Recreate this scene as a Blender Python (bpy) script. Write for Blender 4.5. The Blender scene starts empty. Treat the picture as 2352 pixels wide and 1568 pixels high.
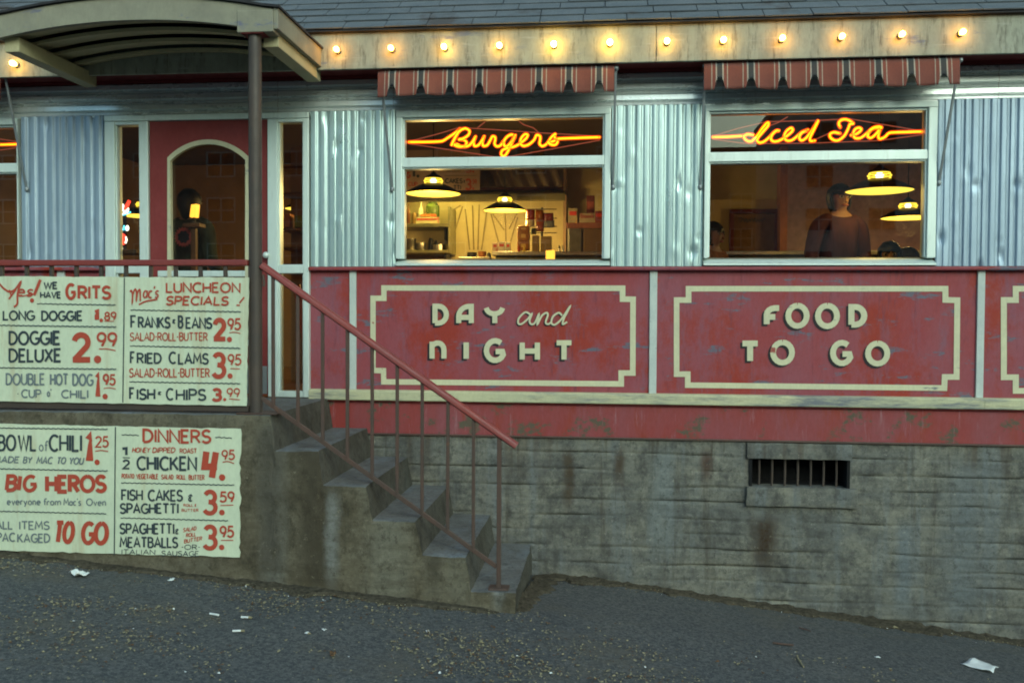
import bpy, bmesh, math, random
from mathutils import Matrix, Vector, noise as mnoise
R_ = math.radians
SC = bpy.context.scene
COL = SC.collection
rnd = random.Random(7)

# ---------------------------------------------------------------- camera
CAM_D, CAM_Z = 6.4, 1.8
FPX, YAW, PITCH, ROLL = 2196.5 * 0.9408, 0.1026, -0.0264, 0.005
PW, PH = 2352.0, 1568.0
_cy, _sy, _cp, _sp = math.cos(YAW), math.sin(YAW), math.cos(PITCH), math.sin(PITCH)
_f = Vector((-_sy * _cp, _cy * _cp, _sp))
_r = Vector((_cy, _sy, 0)); _u = _r.cross(_f)
_c, _s = math.cos(ROLL), math.sin(ROLL)
CR, CU = _c * _r + _s * _u, _c * _u - _s * _r
cam = bpy.data.cameras.new('camera'); camo = bpy.data.objects.new('camera', cam); COL.objects.link(camo)
M3 = Matrix((CR, CU, -_f)).transposed().to_4x4()
M3.translation = Vector((0, -CAM_D, CAM_Z)); camo.matrix_world = M3
cam.sensor_width = 36.0; cam.lens = FPX / PW * 36.0; cam.clip_end = 2000; cam.clip_start = 0.05
SC.camera = camo

# ---------------------------------------------------------------- sky, sun, exposure
SUN_EL, SUN_AZ = R_(24), R_(28)           # sun behind the clouds, over the camera's right shoulder
w = bpy.data.worlds.new('World'); SC.world = w; w.use_nodes = True
nt = w.node_tree; bg = nt.nodes['Background']
sky = nt.nodes.new('ShaderNodeTexSky'); sky.sky_type = 'NISHITA'; sky.sun_disc = False
sky.sun_elevation = SUN_EL; sky.sun_rotation = math.pi - SUN_AZ
sky.air_density = 1.6; sky.dust_density = 3.0; sky.ozone_density = 2.0
mx = nt.nodes.new('ShaderNodeMix'); mx.data_type = 'RGBA'; mx.blend_type = 'MULTIPLY'; mx.inputs[0].default_value = 1
mx.inputs[7].default_value = (0.72, 1.0, 1.08, 1)
nt.links.new(sky.outputs[0], mx.inputs[6]); nt.links.new(mx.outputs[2], bg.inputs[0])
bg.inputs[1].default_value = 0.15
sl = bpy.data.lights.new('sun', 'SUN'); sl.energy = 1.0; sl.angle = R_(40); sl.color = (0.90, 1.0, 0.92)
so = bpy.data.objects.new('sun', sl); COL.objects.link(so)
sd = Vector((math.sin(SUN_AZ) * math.cos(SUN_EL), -math.cos(SUN_AZ) * math.cos(SUN_EL), math.sin(SUN_EL)))
so.rotation_euler = sd.to_track_quat('Z', 'Y').to_euler()
SC.view_settings.view_transform = 'Standard'; SC.view_settings.look = 'None'
SC.view_settings.exposure = 0.22; SC.view_settings.gamma = 1.0
try:
    SC.cycles.use_denoising = True; SC.cycles.max_bounces = 8; SC.cycles.transparent_max_bounces = 12
    SC.cycles.caustics_reflective = False; SC.cycles.caustics_refractive = False
    SC.cycles.sample_clamp_indirect = 6.0; SC.cycles.filter_width = 1.9
except Exception:
    pass

# ---------------------------------------------------------------- helpers
def ray(px, py):
    return _f * FPX + CR * (px - PW / 2) - CU * (py - PH / 2)
def at(px, py, Y=0.0):
    """point of the place, on the upright plane y = Y, seen at this spot of the photo"""
    d = ray(px, py); t = (Y + CAM_D) / d.y
    return Vector((d.x * t, Y, CAM_Z + d.z * t))
def zat(Y, *pts): return sum(at(p[0], p[1], Y).z for p in pts) / len(pts)
def xat(Y, *pts): return sum(at(p[0], p[1], Y).x for p in pts) / len(pts)

def tag(o, label=None, cat=None, group=None, kind=None):
    if label: o['label'] = label
    if cat: o['category'] = cat
    if group: o['group'] = group
    if kind: o['kind'] = kind
    return o
def thing(name, label, cat, loc=(0, 0, 0), group=None, rz=0.0):
    o = bpy.data.objects.new(name, None); COL.objects.link(o); o.empty_display_size = 0.1
    o.location = loc; o.rotation_euler = (0, 0, rz)
    return tag(o, label, cat, group)

class MB:
    def __init__(s): s.v = []; s.f = []; s.m = []
    def add(s, vs, fs, mi=0):
        b = len(s.v); s.v += [tuple(p) for p in vs]
        s.f += [tuple(i + b for i in f) for f in fs]; s.m += [mi] * len(fs)
        return s
    def bm(s, bm, mi=0):
        bm.verts.index_update()
        s.add([v.co.copy() for v in bm.verts], [[v.index for v in f.verts] for f in bm.faces], mi); bm.free(); return s
    def box(s, x0, x1, y0, y1, z0, z1, bev=0.0, seg=2, mi=0):
        if x1 < x0: x0, x1 = x1, x0
        if y1 < y0: y0, y1 = y1, y0
        if z1 < z0: z0, z1 = z1, z0
        bm = bmesh.new(); bmesh.ops.create_cube(bm, size=1)
        for v in bm.verts:
            v.co = Vector((x0 if v.co.x < 0 else x1, y0 if v.co.y < 0 else y1, z0 if v.co.z < 0 else z1))
        if bev > 0: bmesh.ops.bevel(bm, geom=bm.edges[:], offset=bev, segments=seg, affect='EDGES', profile=0.6)
        return s.bm(bm, mi)
    def prism(s, poly, a, b, axis='y', mi=0):
        """polygon in the two other axes (x,z for y; y,z for x; x,y for z) pulled from a to b"""
        def P(p, t): return (p[0], t, p[1]) if axis == 'y' else ((t, p[0], p[1]) if axis == 'x' else (p[0], p[1], t))
        n = len(poly)
        s.add([P(p, a) for p in poly] + [P(p, b) for p in poly],
              [tuple(range(n)), tuple(range(2 * n - 1, n - 1, -1))] + [(i, i + n, (i + 1) % n + n, (i + 1) % n) for i in range(n)], mi)
        return s
    def tube(s, pts, r, n=8, closed=False, caps=True, mi=0):
        pts = [Vector(p) for p in pts]; m = len(pts); vs = []; fs = []
        rr = r if isinstance(r, (list, tuple)) else [r] * m
        up = None
        for i, p in enumerate(pts):
            if closed: t = pts[(i + 1) % m] - pts[i - 1]
            else: t = pts[min(i + 1, m - 1)] - pts[max(i - 1, 0)]
            t = t.normalized() if t.length > 1e-9 else Vector((0, 0, 1))
            if up is None:
                up = Vector((0, 0, 1)) if abs(t.z) < .9 else Vector((0, 1, 0))
            a = up - t * up.dot(t)
            if a.length < 1e-6: a = Vector((1, 0, 0)) - t * t.x
            a.normalize(); up = a; b = t.cross(a)
            for k in range(n):
                an = 2 * math.pi * k / n
                vs.append(p + (a * math.cos(an) + b * math.sin(an)) * rr[i])
        for i in range(m if closed else m - 1):
            j = (i + 1) % m
            for k in range(n):
                fs.append((i * n + k, i * n + (k + 1) % n, j * n + (k + 1) % n, j * n + k))
        if caps and not closed:
            fs.append(tuple(range(n - 1, -1, -1))); fs.append(tuple((m - 1) * n + k for k in range(n)))
        return s.add(vs, fs, mi)
    def bar(s, p, q, wx, wy, bev=0.003):
        """square bar from p to q; wx is its width across, wy its depth"""
        p, q = Vector(p), Vector(q); t = (q - p); L = t.length; t.normalize()
        b = Vector((0, 1, 0)); a = b.cross(t)
        if a.length < 1e-6: a = Vector((1, 0, 0))
        a.normalize(); b = t.cross(a)
        bm = bmesh.new(); bmesh.ops.create_cube(bm, size=1)
        for v in bm.verts: v.co = Vector((v.co.x * wx, v.co.y * wy, v.co.z * L))
        if bev: bmesh.ops.bevel(bm, geom=bm.edges[:], offset=bev, segments=2, affect='EDGES', profile=0.5)
        mt = Matrix((a, b, t)).transposed().to_4x4(); mt.translation = (p + q) / 2
        bmesh.ops.transform(bm, matrix=mt, verts=bm.verts[:])
        return s.bm(bm)
    def lathe(s, prof, c=(0, 0, 0), n=24, mi=0, sx=1.0, sy=1.0):
        vs = []; fs = []
        for r, z in prof:
            for k in range(n):
                a = 2 * math.pi * k / n
                vs.append((c[0] + r * math.cos(a) * sx, c[1] + r * math.sin(a) * sy, c[2] + z))
        for i in range(len(prof) - 1):
            for k in range(n):
                fs.append((i * n + k, i * n + (k + 1) % n, (i + 1) * n + (k + 1) % n, (i + 1) * n + k))
        return s.add(vs, fs, mi)
    def ball(s, c, rx, ry=None, rz=None, n=14, mi=0):
        ry = ry or rx; rz = rz or rx
        bm = bmesh.new(); bmesh.ops.create_uvsphere(bm, u_segments=n, v_segments=max(6, n * 2 // 3), radius=1)
        for v in bm.verts: v.co = Vector((c[0] + v.co.x * rx, c[1] + v.co.y * ry, c[2] + v.co.z * rz))
        return s.bm(bm, mi)
    def ribbon(s, pts, wid, y, dy=0.0, closed=False, mi=0):
        """flat brush stroke through (x, z) points at depth y"""
        P = [pts[0]]
        for p in pts[1:]:
            if math.hypot(p[0] - P[-1][0], p[1] - P[-1][1]) > 1e-5: P.append(p)
        if closed and math.hypot(P[0][0] - P[-1][0], P[0][1] - P[-1][1]) < 1e-5: P.pop()
        n = len(P)
        if n < 2: return s
        vs = []; fs = []
        for i, p in enumerate(P):
            def dirn(a, b):
                d = (b[0] - a[0], b[1] - a[1]); l = math.hypot(*d); return (d[0] / l, d[1] / l)
            if closed: d0, d1 = dirn(P[i - 1], p), dirn(p, P[(i + 1) % n])
            else:
                d0 = dirn(P[i - 1], p) if i else dirn(p, P[1])
                d1 = dirn(p, P[i + 1]) if i < n - 1 else d0
            nx, nz = -(d0[1] + d1[1]), d0[0] + d1[0]; l = math.hypot(nx, nz)
            if l < 1e-6: nx, nz = -d1[1], d1[0]; l = 1
            nx, nz = nx / l, nz / l
            ca = max(0.55, nx * -d1[1] + nz * d1[0])
            hw = (wid[i] if isinstance(wid, (list, tuple)) else wid) / 2 / ca
            yy = y - dy * i
            vs += [(p[0] + nx * hw, yy, p[1] + nz * hw), (p[0] - nx * hw, yy, p[1] - nz * hw)]
        for i in range(n if closed else n - 1):
            j = (i + 1) % n; fs.append((2 * i, 2 * j, 2 * j + 1, 2 * i + 1))
        return s.add(vs, fs, mi)
    def disc(s, c, r, y, n=14, mi=0):
        return s.add([(c[0] + r * math.cos(2 * math.pi * k / n), y, c[1] + r * math.sin(2 * math.pi * k / n)) for k in range(n)], [tuple(range(n))], mi)
    def build(s, name, mats, parent=None, smooth=False, local=False, angle=None):
        me = bpy.data.meshes.new(name); me.from_pydata(s.v, [], s.f)
        mats = mats if isinstance(mats, (list, tuple)) else [mats]
        for m in mats: me.materials.append(m)
        if len(mats) > 1: me.polygons.foreach_set('material_index', s.m)
        bm = bmesh.new(); bm.from_mesh(me); bmesh.ops.recalc_face_normals(bm, faces=bm.faces[:])
        if smooth:
            for f in bm.faces: f.smooth = True
            an = R_(angle if angle else 40)
            for e in bm.edges:
                if len(e.link_faces) == 2 and e.calc_face_angle(0) > an: e.smooth = False
        bm.to_mesh(me); bm.free(); me.update()
        o = bpy.data.objects.new(name, me); COL.objects.link(o)
        if parent is not None:
            o.parent = parent
            if not local and parent.type == 'EMPTY': o.location = -Vector(parent.location)
        return o

def copy_tree(o, parent=None):
    c = o.copy(); COL.objects.link(c)
    if parent is not None: c.parent = parent
    for ch in list(o.children): copy_tree(ch, c)
    return c
def fbm(x, y, z, o=4): return mnoise.fractal(Vector((x, y, z)), 1.0, 2.0, o)
def spline(pts, k=6, closed=False):
    P = [Vector(p) for p in pts]; n = len(P); out = []
    for i in range(n if closed else n - 1):
        p0 = P[i - 1] if (i or closed) else P[0] * 2 - P[1]
        p1, p2 = P[i], P[(i + 1) % n]
        p3 = P[(i + 2) % n] if (closed or i + 2 < n) else p2 * 2 - p1
        for j in range(k):
            t = j / k
            out.append(0.5 * (2 * p1 + (p2 - p0) * t + (2 * p0 - 5 * p1 + 4 * p2 - p3) * t * t + (3 * p1 - p0 - 3 * p2 + p3) * t ** 3))
    if not closed: out.append(P[-1])
    return out

# ---------------------------------------------------------------- materials
class NT:
    def __init__(s, name):
        s.m = bpy.data.materials.new(name); s.m.use_nodes = True
        s.t = s.m.node_tree; s.b = s.t.nodes['Principled BSDF']; s.tc = s.n('ShaderNodeTexCoord')
    def n(s, k, **kw):
        x = s.t.nodes.new(k)
        for a, v in kw.items(): setattr(x, a, v)
        return x
    def l(s, a, b): s.t.links.new(a, b)
    def noise(s, scale, sc3=(1, 1, 1), det=5, rough=.6, off=0.0, dist=0.0):
        mp = s.n('ShaderNodeMapping'); mp.inputs['Scale'].default_value = sc3; mp.inputs['Location'].default_value = (off, off * .7, off * 1.3)
        s.l(s.tc.outputs['Object'], mp.inputs[0])
        x = s.n('ShaderNodeTexNoise'); x.inputs['Scale'].default_value = scale; x.inputs['Detail'].default_value = det
        x.inputs['Roughness'].default_value = rough; x.inputs['Distortion'].default_value = dist
        s.l(mp.outputs[0], x.inputs['Vector']); return x.outputs[0]
    def rng(s, v, a, b, c=0.0, d=1.0, smooth=False):
        x = s.n('ShaderNodeMapRange'); x.inputs[1].default_value = a; x.inputs[2].default_value = b
        x.inputs[3].default_value = c; x.inputs[4].default_value = d
        if smooth: x.interpolation_type = 'SMOOTHSTEP'
        s.l(v, x.inputs[0]); return x.outputs[0]
    def math(s, op, a, b=None, c=None):
        x = s.n('ShaderNodeMath', operation=op)
        for i, v in enumerate((a, b, c)):
            if v is None: continue
            if isinstance(v, (int, float)): x.inputs[i].default_value = v
            else: s.l(v, x.inputs[i])
        return x.outputs[0]
    def mix(s, fac, a, b, mode='MIX'):
        x = s.n('ShaderNodeMix', data_type='RGBA', blend_type=mode)
        if isinstance(fac, (int, float)): x.inputs[0].default_value = fac
        else: s.l(fac, x.inputs[0])
        for i, v in ((6, a), (7, b)):
            if isinstance(v, (tuple, list)): x.inputs[i].default_value = (*v[:3], 1)
            else: s.l(v, x.inputs[i])
        return x.outputs[2]
    def xyz(s):
        x = s.n('ShaderNodeSeparateXYZ'); s.l(s.tc.outputs['Object'], x.inputs[0]); return x.outputs
    def bump(s, h, st=.3, dist=.01):
        x = s.n('ShaderNodeBump'); x.inputs['Strength'].default_value = st; x.inputs['Distance'].default_value = dist
        s.l(h, x.inputs['Height']); s.l(x.outputs[0], s.b.inputs['Normal'])
    def fin(s, col, rough=.6, metal=0.0, spec=.5):
        for k, v in (('Base Color', col), ('Roughness', rough), ('Metallic', metal), ('Specular IOR Level', spec)):
            if isinstance(v, (int, float)): s.b.inputs[k].default_value = v
            elif isinstance(v, (tuple, list)): s.b.inputs[k].default_value = (*v[:3], 1)
            else: s.l(v, s.b.inputs[k])
        return s.m

def paint(name, base, alt, patches=(), rough=.6, bump=.2, scale=3.0, spec=.3, streak=(1, 1, 1), grime=None):
    """weathered paint: two tones of the paint, then worn patches (colour, scale, xyz stretch, low, high)"""
    t = NT(name)
    c = t.mix(t.rng(t.noise(scale, streak, 6, .65), .35, .65), base, alt)
    for i, (pc, sc, s3, lo, hi) in enumerate(patches):
        c = t.mix(t.rng(t.noise(sc, s3, 7, .72, 3.1 * (i + 1)), lo, hi), c, pc)
    fine = t.noise(60, (1, 1, .4), 4, .7)
    c = t.mix(t.rng(fine, .3, .8, 0, .35), c, tuple(x * .55 for x in base), 'MIX')
    t.bump(fine, bump, .004)
    return t.fin(c, t.rng(t.noise(9), .3, .7, rough - .12, rough + .15), 0, spec)
def plain(name, col, rough=.6, metal=0, var=.25, scale=14, spec=.4, bump=.1):
    t = NT(name); n = t.noise(scale, det=6)
    c = t.mix(t.rng(n, .3, .7), tuple(x * (1 - var) for x in col), tuple(min(1, x * (1 + var)) for x in col))
    t.bump(t.noise(scale * 5), bump, .004)
    return t.fin(c, rough, metal, spec)
def glow(name, col, st):
    t = NT(name); t.b.inputs['Base Color'].default_value = (*[x * .5 for x in col], 1)
    t.b.inputs['Emission Color'].default_value = (*col, 1); t.b.inputs['Emission Strength'].default_value = st
    return t.m
def gas(name, col, st, a):
    t = NT(name); tr = t.n('ShaderNodeBsdfTransparent'); em = t.n('ShaderNodeEmission'); m = t.n('ShaderNodeMixShader')
    em.inputs[0].default_value = (*col, 1); em.inputs[1].default_value = st; m.inputs[0].default_value = a
    t.l(tr.outputs[0], m.inputs[1]); t.l(em.outputs[0], m.inputs[2]); t.l(m.outputs[0], t.t.nodes['Material Output'].inputs[0])
    return t.m
def glassm(name, tint=(.93, .95, .93), ior=1.5):
    t = NT(name); tr = t.n('ShaderNodeBsdfTransparent'); g = t.n('ShaderNodeBsdfGlossy'); m = t.n('ShaderNodeMixShader'); f = t.n('ShaderNodeFresnel')
    tr.inputs[0].default_value = (*tint, 1); g.inputs['Roughness'].default_value = 0.0; f.inputs[0].default_value = ior
    t.l(f.outputs[0], m.inputs[0]); t.l(tr.outputs[0], m.inputs[1]); t.l(g.outputs[0], m.inputs[2])
    t.l(m.outputs[0], t.t.nodes['Material Output'].inputs[0]); return t.m

M = {}
BLUEGREY = (.13, .15, .20)
M['red'] = paint('red_paint', (.33, .052, .055), (.30, .098, .13),
                 [((.34, .042, .026), 2.2, (1, 1, .7), .50, .62), ((.25, .10, .14), 3.4, (2.2, 1, .45), .54, .70), (BLUEGREY, 2.6, (1, 1, 3.2), .575, .625), ((.20, .05, .07), 8, (3, 1, .5), .56, .72)], .62, .2, 1.3, .3, (1, 1, .5))
M['red_low'] = paint('red_paint_low', (.31, .048, .042), (.28, .085, .10),
                     [((.30, .05, .03), 3, (2, 1, .6), .55, .7), ((.10, .10, .07), 3.4, (1, 1, 1.4), .55, .60), ((.34, .16, .18), 9, (3, 1, .3), .58, .70)], .65, .2, 1.6, .3, (1.5, 1, .5))
M['red_door'] = paint('red_door_paint', (.22, .035, .034), (.26, .05, .05), [((.12, .13, .18), 5, (1, 1, 1), .66, .72)], .5, .1, 2)
M['red_rail'] = paint('red_rail_paint', (.27, .045, .035), (.23, .05, .048), [((.16, .09, .07), 12, (1, 1, 1), .66, .74)], .42, .12, 4, .5)
M['cream'] = paint('cream_paint', (.62, .60, .40), (.54, .54, .40),
                   [((.16, .18, .24), 5.0, (.5, 1, 2.2), .60, .70), ((.36, .33, .22), 14, (1.6, 1, .4), .56, .75)], .6, .3, 5)
M['fascia'] = paint('fascia_paint', (.40, .41, .32), (.27, .275, .22),
                    [((.17, .19, .26), 4.2, (.55, 1, 2.6), .60, .68), ((.13, .12, .09), 13, (2.2, 1, .35), .53, .68), ((.40, .41, .35), 9, (.3, 1, 3), .58, .68)], .6, .35, 7, .3, (1.4, 1, .7))
M['ledge'] = paint('ledge_paint', (.62, .60, .38), (.50, .50, .34),
                   [((.16, .18, .22), 2.6, (.5, 1, 3.5), .48, .62), ((.30, .27, .17), 20, (.4, 1, 3), .55, .75)], .6, .35, 5)
M['letter'] = paint('letter_paint', (.70, .68, .45), (.62, .60, .42),
                    [((.34, .05, .045), 4.5, (1, 1, 1.3), .66, .69), ((.15, .17, .22), 4, (.7, 1, 4), .66, .70)], .6, .15, 5)
M['lettershade'] = paint('letter_shade_paint', (.025, .022, .025), (.04, .03, .035), [((.30, .06, .06), 7, (1, 1, 1), .66, .72)], .6, .1, 6)
M['strip'] = paint('strip_paint', (.60, .66, .62), (.52, .58, .56), [((.20, .23, .24), 14, (1, 1, .8), .62, .70)], .5, .25, 7)
M['canopy'] = paint('canopy_paint', (.55, .50, .30), (.47, .43, .26), [((.22, .19, .12), 9, (1, 1, 1), .6, .75)], .6, .2, 4)
M['canopy_edge'] = paint('canopy_edge_paint', (.31, .30, .225), (.24, .23, .18), [((.14, .15, .24), 4.5, (.6, 1, 1.6), .585, .65), ((.32, .28, .18), 14, (1.5, 1, .5), .58, .75)], .6, .3, 6)
M['soffit'] = paint('soffit_paint', (.22, .03, .03), (.17, .024, .024), [], .6, .1, 3)
M['iron'] = paint('iron_paint', (.085, .060, .050), (.11, .062, .048), [((.16, .075, .045), 14, (1, 1, .6), .58, .72), ((.045, .042, .045), 9, (1, 1, .5), .62, .7)], .55, .25, 8, .4)
M['post'] = paint('post_paint', (.065, .052, .045), (.085, .062, .05), [((.11, .07, .05), 9, (1, 1, .4), .6, .75)], .5, .2, 5, .4)
M['white'] = paint('sign_paint', (.70, .77, .57), (.63, .71, .54), [((.50, .40, .22), 3.0, (2.8, 1, .25), .53, .80), ((.42, .36, .22), 22, (1, 1, 1), .70, .8)], .55, .12, 2.5)
M['sign_red'] = paint('sign_red_paint', (.50, .075, .04), (.46, .085, .055), [((.62, .30, .20), 22, (1, 1, .6), .66, .8)], .6, .05, 9)
M['sign_dark'] = paint('sign_dark_paint', (.040, .058, .072), (.055, .075, .085), [((.22, .25, .22), 26, (1, 1, .7), .68, .8)], .6, .05, 9)
M['sign_pale'] = paint('sign_pale_paint', (.16, .20, .22), (.20, .24, .25), [], .6, .05, 9)

def metal(name, col, r0, r1, grime=.5, sc=(1, 1, .25), mt=.62):
    t = NT(name)
    n = t.noise(7, sc, 6, .65); n2 = t.noise(30, (1, 1, .2), 4)
    c = t.mix(t.rng(n, .35, .72), col, tuple(x * grime for x in col))
    c = t.mix(t.rng(n2, .55, .8, 0, .5), c, (col[0] * .62, col[1] * .6, col[2] * .58))
    t.bump(n2, .12, .003)
    return t.fin(c, t.rng(n, .3, .7, r0, r1), mt, .5)
M['siding'] = metal('siding_metal', (.58, .75, .76), .26, .44, .74, mt=.6)
M['siding_dull'] = metal('siding_metal_dull', (.36, .47, .58), .42, .56, .8, mt=.5)  # darker, bluer and rougher metal for the outer siding panels
M['frieze'] = metal('frieze_metal', (.82, .90, .89), .22, .36, .85, (.25, 1, 1), .45)
M['alu'] = metal('window_metal', (.74, .86, .82), .34, .5, .88, mt=.25)
M['kick'] = metal('kick_plate_metal', (.36, .40, .42), .4, .6, .6)
M['dark_metal'] = plain('dark_metal', (.03, .03, .035), .5, .4)
M['glass'] = glassm('window_glass', (.93, .95, .93), 1.62)
M['black'] = plain('vent_dark', (.006, .006, .007), .9)

# concrete: courses are modelled in the mesh, stains are in the paint of time
def concrete(name, base, alt, dark, rust=True, extra=()):
    t = NT(name); X = t.xyz()
    c = t.mix(t.rng(t.noise(1.7, (1, 1, 2.2), 7, .7), .40, .60), base, alt)
    c = t.mix(t.rng(t.noise(5, (1, 1, .9), 8, .78, 5), .47, .64, 0, .9), c, dark)
    c = t.mix(t.rng(t.noise(2.4, (2.6, 1, .22), 5, .6, 9), .53, .66, 0, .85), c, (base[0] * 1.25, base[1] * 1.36, base[2] * 1.5))
    if rust:
        top = t.rng(X[2], 0.55, 1.12)
        rs = t.math('MULTIPLY', t.rng(t.noise(3.0, (2.3, 1, .12), 4, .55, 17), .56, .66), top)
        c = t.mix(t.math('MULTIPLY', rs, .85), c, (.085, .050, .024))
        c = t.mix(t.math('MULTIPLY', t.rng(t.noise(2.2, (2.6, 1, .18), 6, .7, 23), .58, .68), t.rng(X[2], -.6, .9, .35, 1)), c, (.075, .060, .040))
    for (cx, w_, z0, z1, col, k) in extra:
        wob = t.math('MULTIPLY_ADD', t.noise(4, (1, 1, .6), 5, .7, cx), .10, cx - .05)
        dx = t.math('ABSOLUTE', t.math('SUBTRACT', X[0], wob))
        a = t.rng(dx, w_ * .1, w_ * 1.25, 1, 0, True)
        b = t.math('MULTIPLY', t.rng(X[2], z0, z0 + .25, 0, 1, True), t.rng(X[2], z1 - .14, z1, 1, 0, True))
        g = t.math('MULTIPLY', t.rng(t.noise(9, (1, 1, .25), 6, .7, cx * 3), .12, .40), k)
        c = t.mix(t.math('MULTIPLY', t.math('MULTIPLY', a, b), g), c, col)
    f = t.noise(45, det=8, rough=.75)
    c = t.mix(t.rng(f, .35, .75, 0, .55), c, tuple(x * .45 for x in base))
    c = t.mix(t.rng(t.noise(24, (.15, 1, 1), 4, .7, 4), .5, .72, 0, .5), c, tuple(x * .5 for x in base))
    sp = t.noise(17, (1, 1, .8), 8, .82, 31); c = t.mix(t.rng(sp, .53, .60, 0, .6), c, tuple(x * .38 for x in base)); c = t.mix(t.rng(t.noise(23, det=7, rough=.8, off=41), .61, .66, 0, .4), c, tuple(min(1, x * 1.7) for x in alt))
    t.bump(sp, .6, .012)
    return t.fin(c, .82, 0, .25)
VX = lambda px, py: at(px, py).x
VZ = lambda px, py: at(px, py).z
M['found'] = concrete('foundation_concrete', (.155, .158, .148), (.275, .265, .215), (.072, .070, .066), True, [
    (VX(1757, 1200), .12, VZ(1757, 1345), VZ(1757, 1168), (.050, .028, .013), 1.0),
    (VX(1305, 1050), .05, VZ(1305, 1200), VZ(1305, 1014), (.075, .048, .026), .9),
    (VX(1420, 1050), .05, VZ(1420, 1150), VZ(1420, 1014), (.075, .045, .024), .9),
    (VX(1622, 1060), .05, VZ(1622, 1140), VZ(1622, 1014), (.085, .040, .026), .9),
    (VX(1518, 1150), .10, VZ(1518, 1300), VZ(1518, 1020), (.21, .235, .235), .8),
    (VX(2080, 1300), .08, VZ(2080, 1440), VZ(2080, 1180), (.17, .20, .22), .8),
    (VX(2215, 1150), .16, VZ(2215, 1440), VZ(2215, 1050), (.16, .185, .20), .7)])
M['step'] = concrete('step_concrete', (.130, .110, .074), (.200, .178, .128), (.048, .040, .026), False, [
    (VX(760, 1250) , .10, -.2, 1.2, (.22, .225, .20), .8), (VX(840, 1200), .16, .0, 1.2, (.045, .036, .024), .8), (VX(980, 1290), .14, -.1, .6, (.21, .20, .15), .7), (-2.0, .12, .1, 1.2, (.05, .04, .028), .7),
    (-1.62, .05, .1, .8, (.24, .25, .24), .8), (-1.28, .18, .0, .9, (.20, .19, .15), .6), (-1.0, .06, .1, .55, (.045, .036, .024), .7), (-.62, .05, .0, .4, (.25, .27, .27), .8), (-2.35, .2, .2, 1.2, (.06, .05, .035), .6)])
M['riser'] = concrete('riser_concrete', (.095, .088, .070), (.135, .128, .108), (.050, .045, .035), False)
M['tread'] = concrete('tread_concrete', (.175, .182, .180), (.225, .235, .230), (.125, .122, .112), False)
t = NT('asphalt'); f = t.noise(120, det=8, rough=.8)
c = t.mix(t.rng(t.noise(.9, det=6), .35, .65), (.135, .139, .138), (.172, .170, .158))
c = t.mix(t.rng(f, .35, .75, 0, .4), c, (.034, .040, .046)); c = t.mix(t.rng(t.noise(190, det=3, off=3), .66, .74), c, (.15, .155, .14))
c = t.mix(t.rng(t.noise(38, det=6, rough=.8, off=5), .44, .56, 0, .9), c, (.055, .062, .066)); c = t.mix(t.rng(t.noise(70, det=4, rough=.8, off=6), .56, .64, 0, .7), c, (.26, .26, .235)); c = t.mix(t.rng(t.noise(1.8, (.6, 1, 1), 7, .78, 8), .50, .66, 0, .6), c, (.135, .122, .095))
t.bump(f, .6, .01); M['asphalt'] = t.fin(c, .85, 0, .25)
M['dirt'] = plain('dirt', (.075, .064, .046), .95, 0, .55, 40, .1, .6)
M['leaf'] = plain('dry_leaf', (.30, .26, .15), .8, 0, .4, 90)
M['leaf2'] = plain('brown_leaf', (.12, .065, .03), .8, 0, .4, 90)
M['paper'] = plain('paper', (.78, .82, .80), .8, 0, .06, 30)
t = NT('roof_shingle'); br = t.n('ShaderNodeTexBrick'); mp = t.n('ShaderNodeMapping')
M['shingle'] = None

def shingle_mat():
    t = NT('roof_shingle')
    c = t.mix(t.rng(t.noise(3.0, (1, 2, 2), 6, .7), .35, .65), (.12, .14, .155), (.17, .185, .20))
    c = t.mix(t.rng(t.noise(2.2, (1, 1, 1), 5, .6, 6), .60, .70, 0, .8), c, (.085, .065, .055))
    c = t.mix(t.rng(t.noise(9, (.6, 1, 1), 6, .75, 12), .72, .745), c, (.55, .60, .62))
    f = t.noise(130, det=3); c = t.mix(t.rng(f, .4, .7, 0, .5), c, (.05, .06, .07)); t.bump(f, .4, .004)
    return t.fin(c, .85, 0, .2)
M['shingle'] = shingle_mat()
M['shingle_edge'] = plain('shingle_edge', (.03, .03, .034), .9)

# awning cloth: woven stripes
def awning_mat(x0, pitch):
    t = NT('awning_canvas'); X = t.xyz()
    d = t.math('ABSOLUTE', t.math('SUBTRACT', t.math('FRACT', t.math('MULTIPLY_ADD', X[0], 1 / pitch, -x0 / pitch)), .5))
    c = t.mix(t.rng(t.noise(5, (1, 1, .6), 6), .35, .7), (.215, .078, .060), (.175, .062, .052))
    band = lambda a, b: t.math('MULTIPLY', t.math('GREATER_THAN', d, a), t.math('LESS_THAN', d, b))
    c = t.mix(t.math('GREATER_THAN', -1.0, 0) if False else band(.0, .085), c, (.045, .062, .068))
    c = t.mix(band(.085, .128), c, (.37, .37, .33)); c = t.mix(band(.235, .264), c, (.36, .34, .29))
    n = t.noise(160, (1, 1, 1), 3); c = t.mix(t.rng(n, .35, .75, 0, .45), c, (.10, .05, .045)); t.bump(n, .35, .003)
    return t.fin(c, .85, 0, .15)

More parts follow.
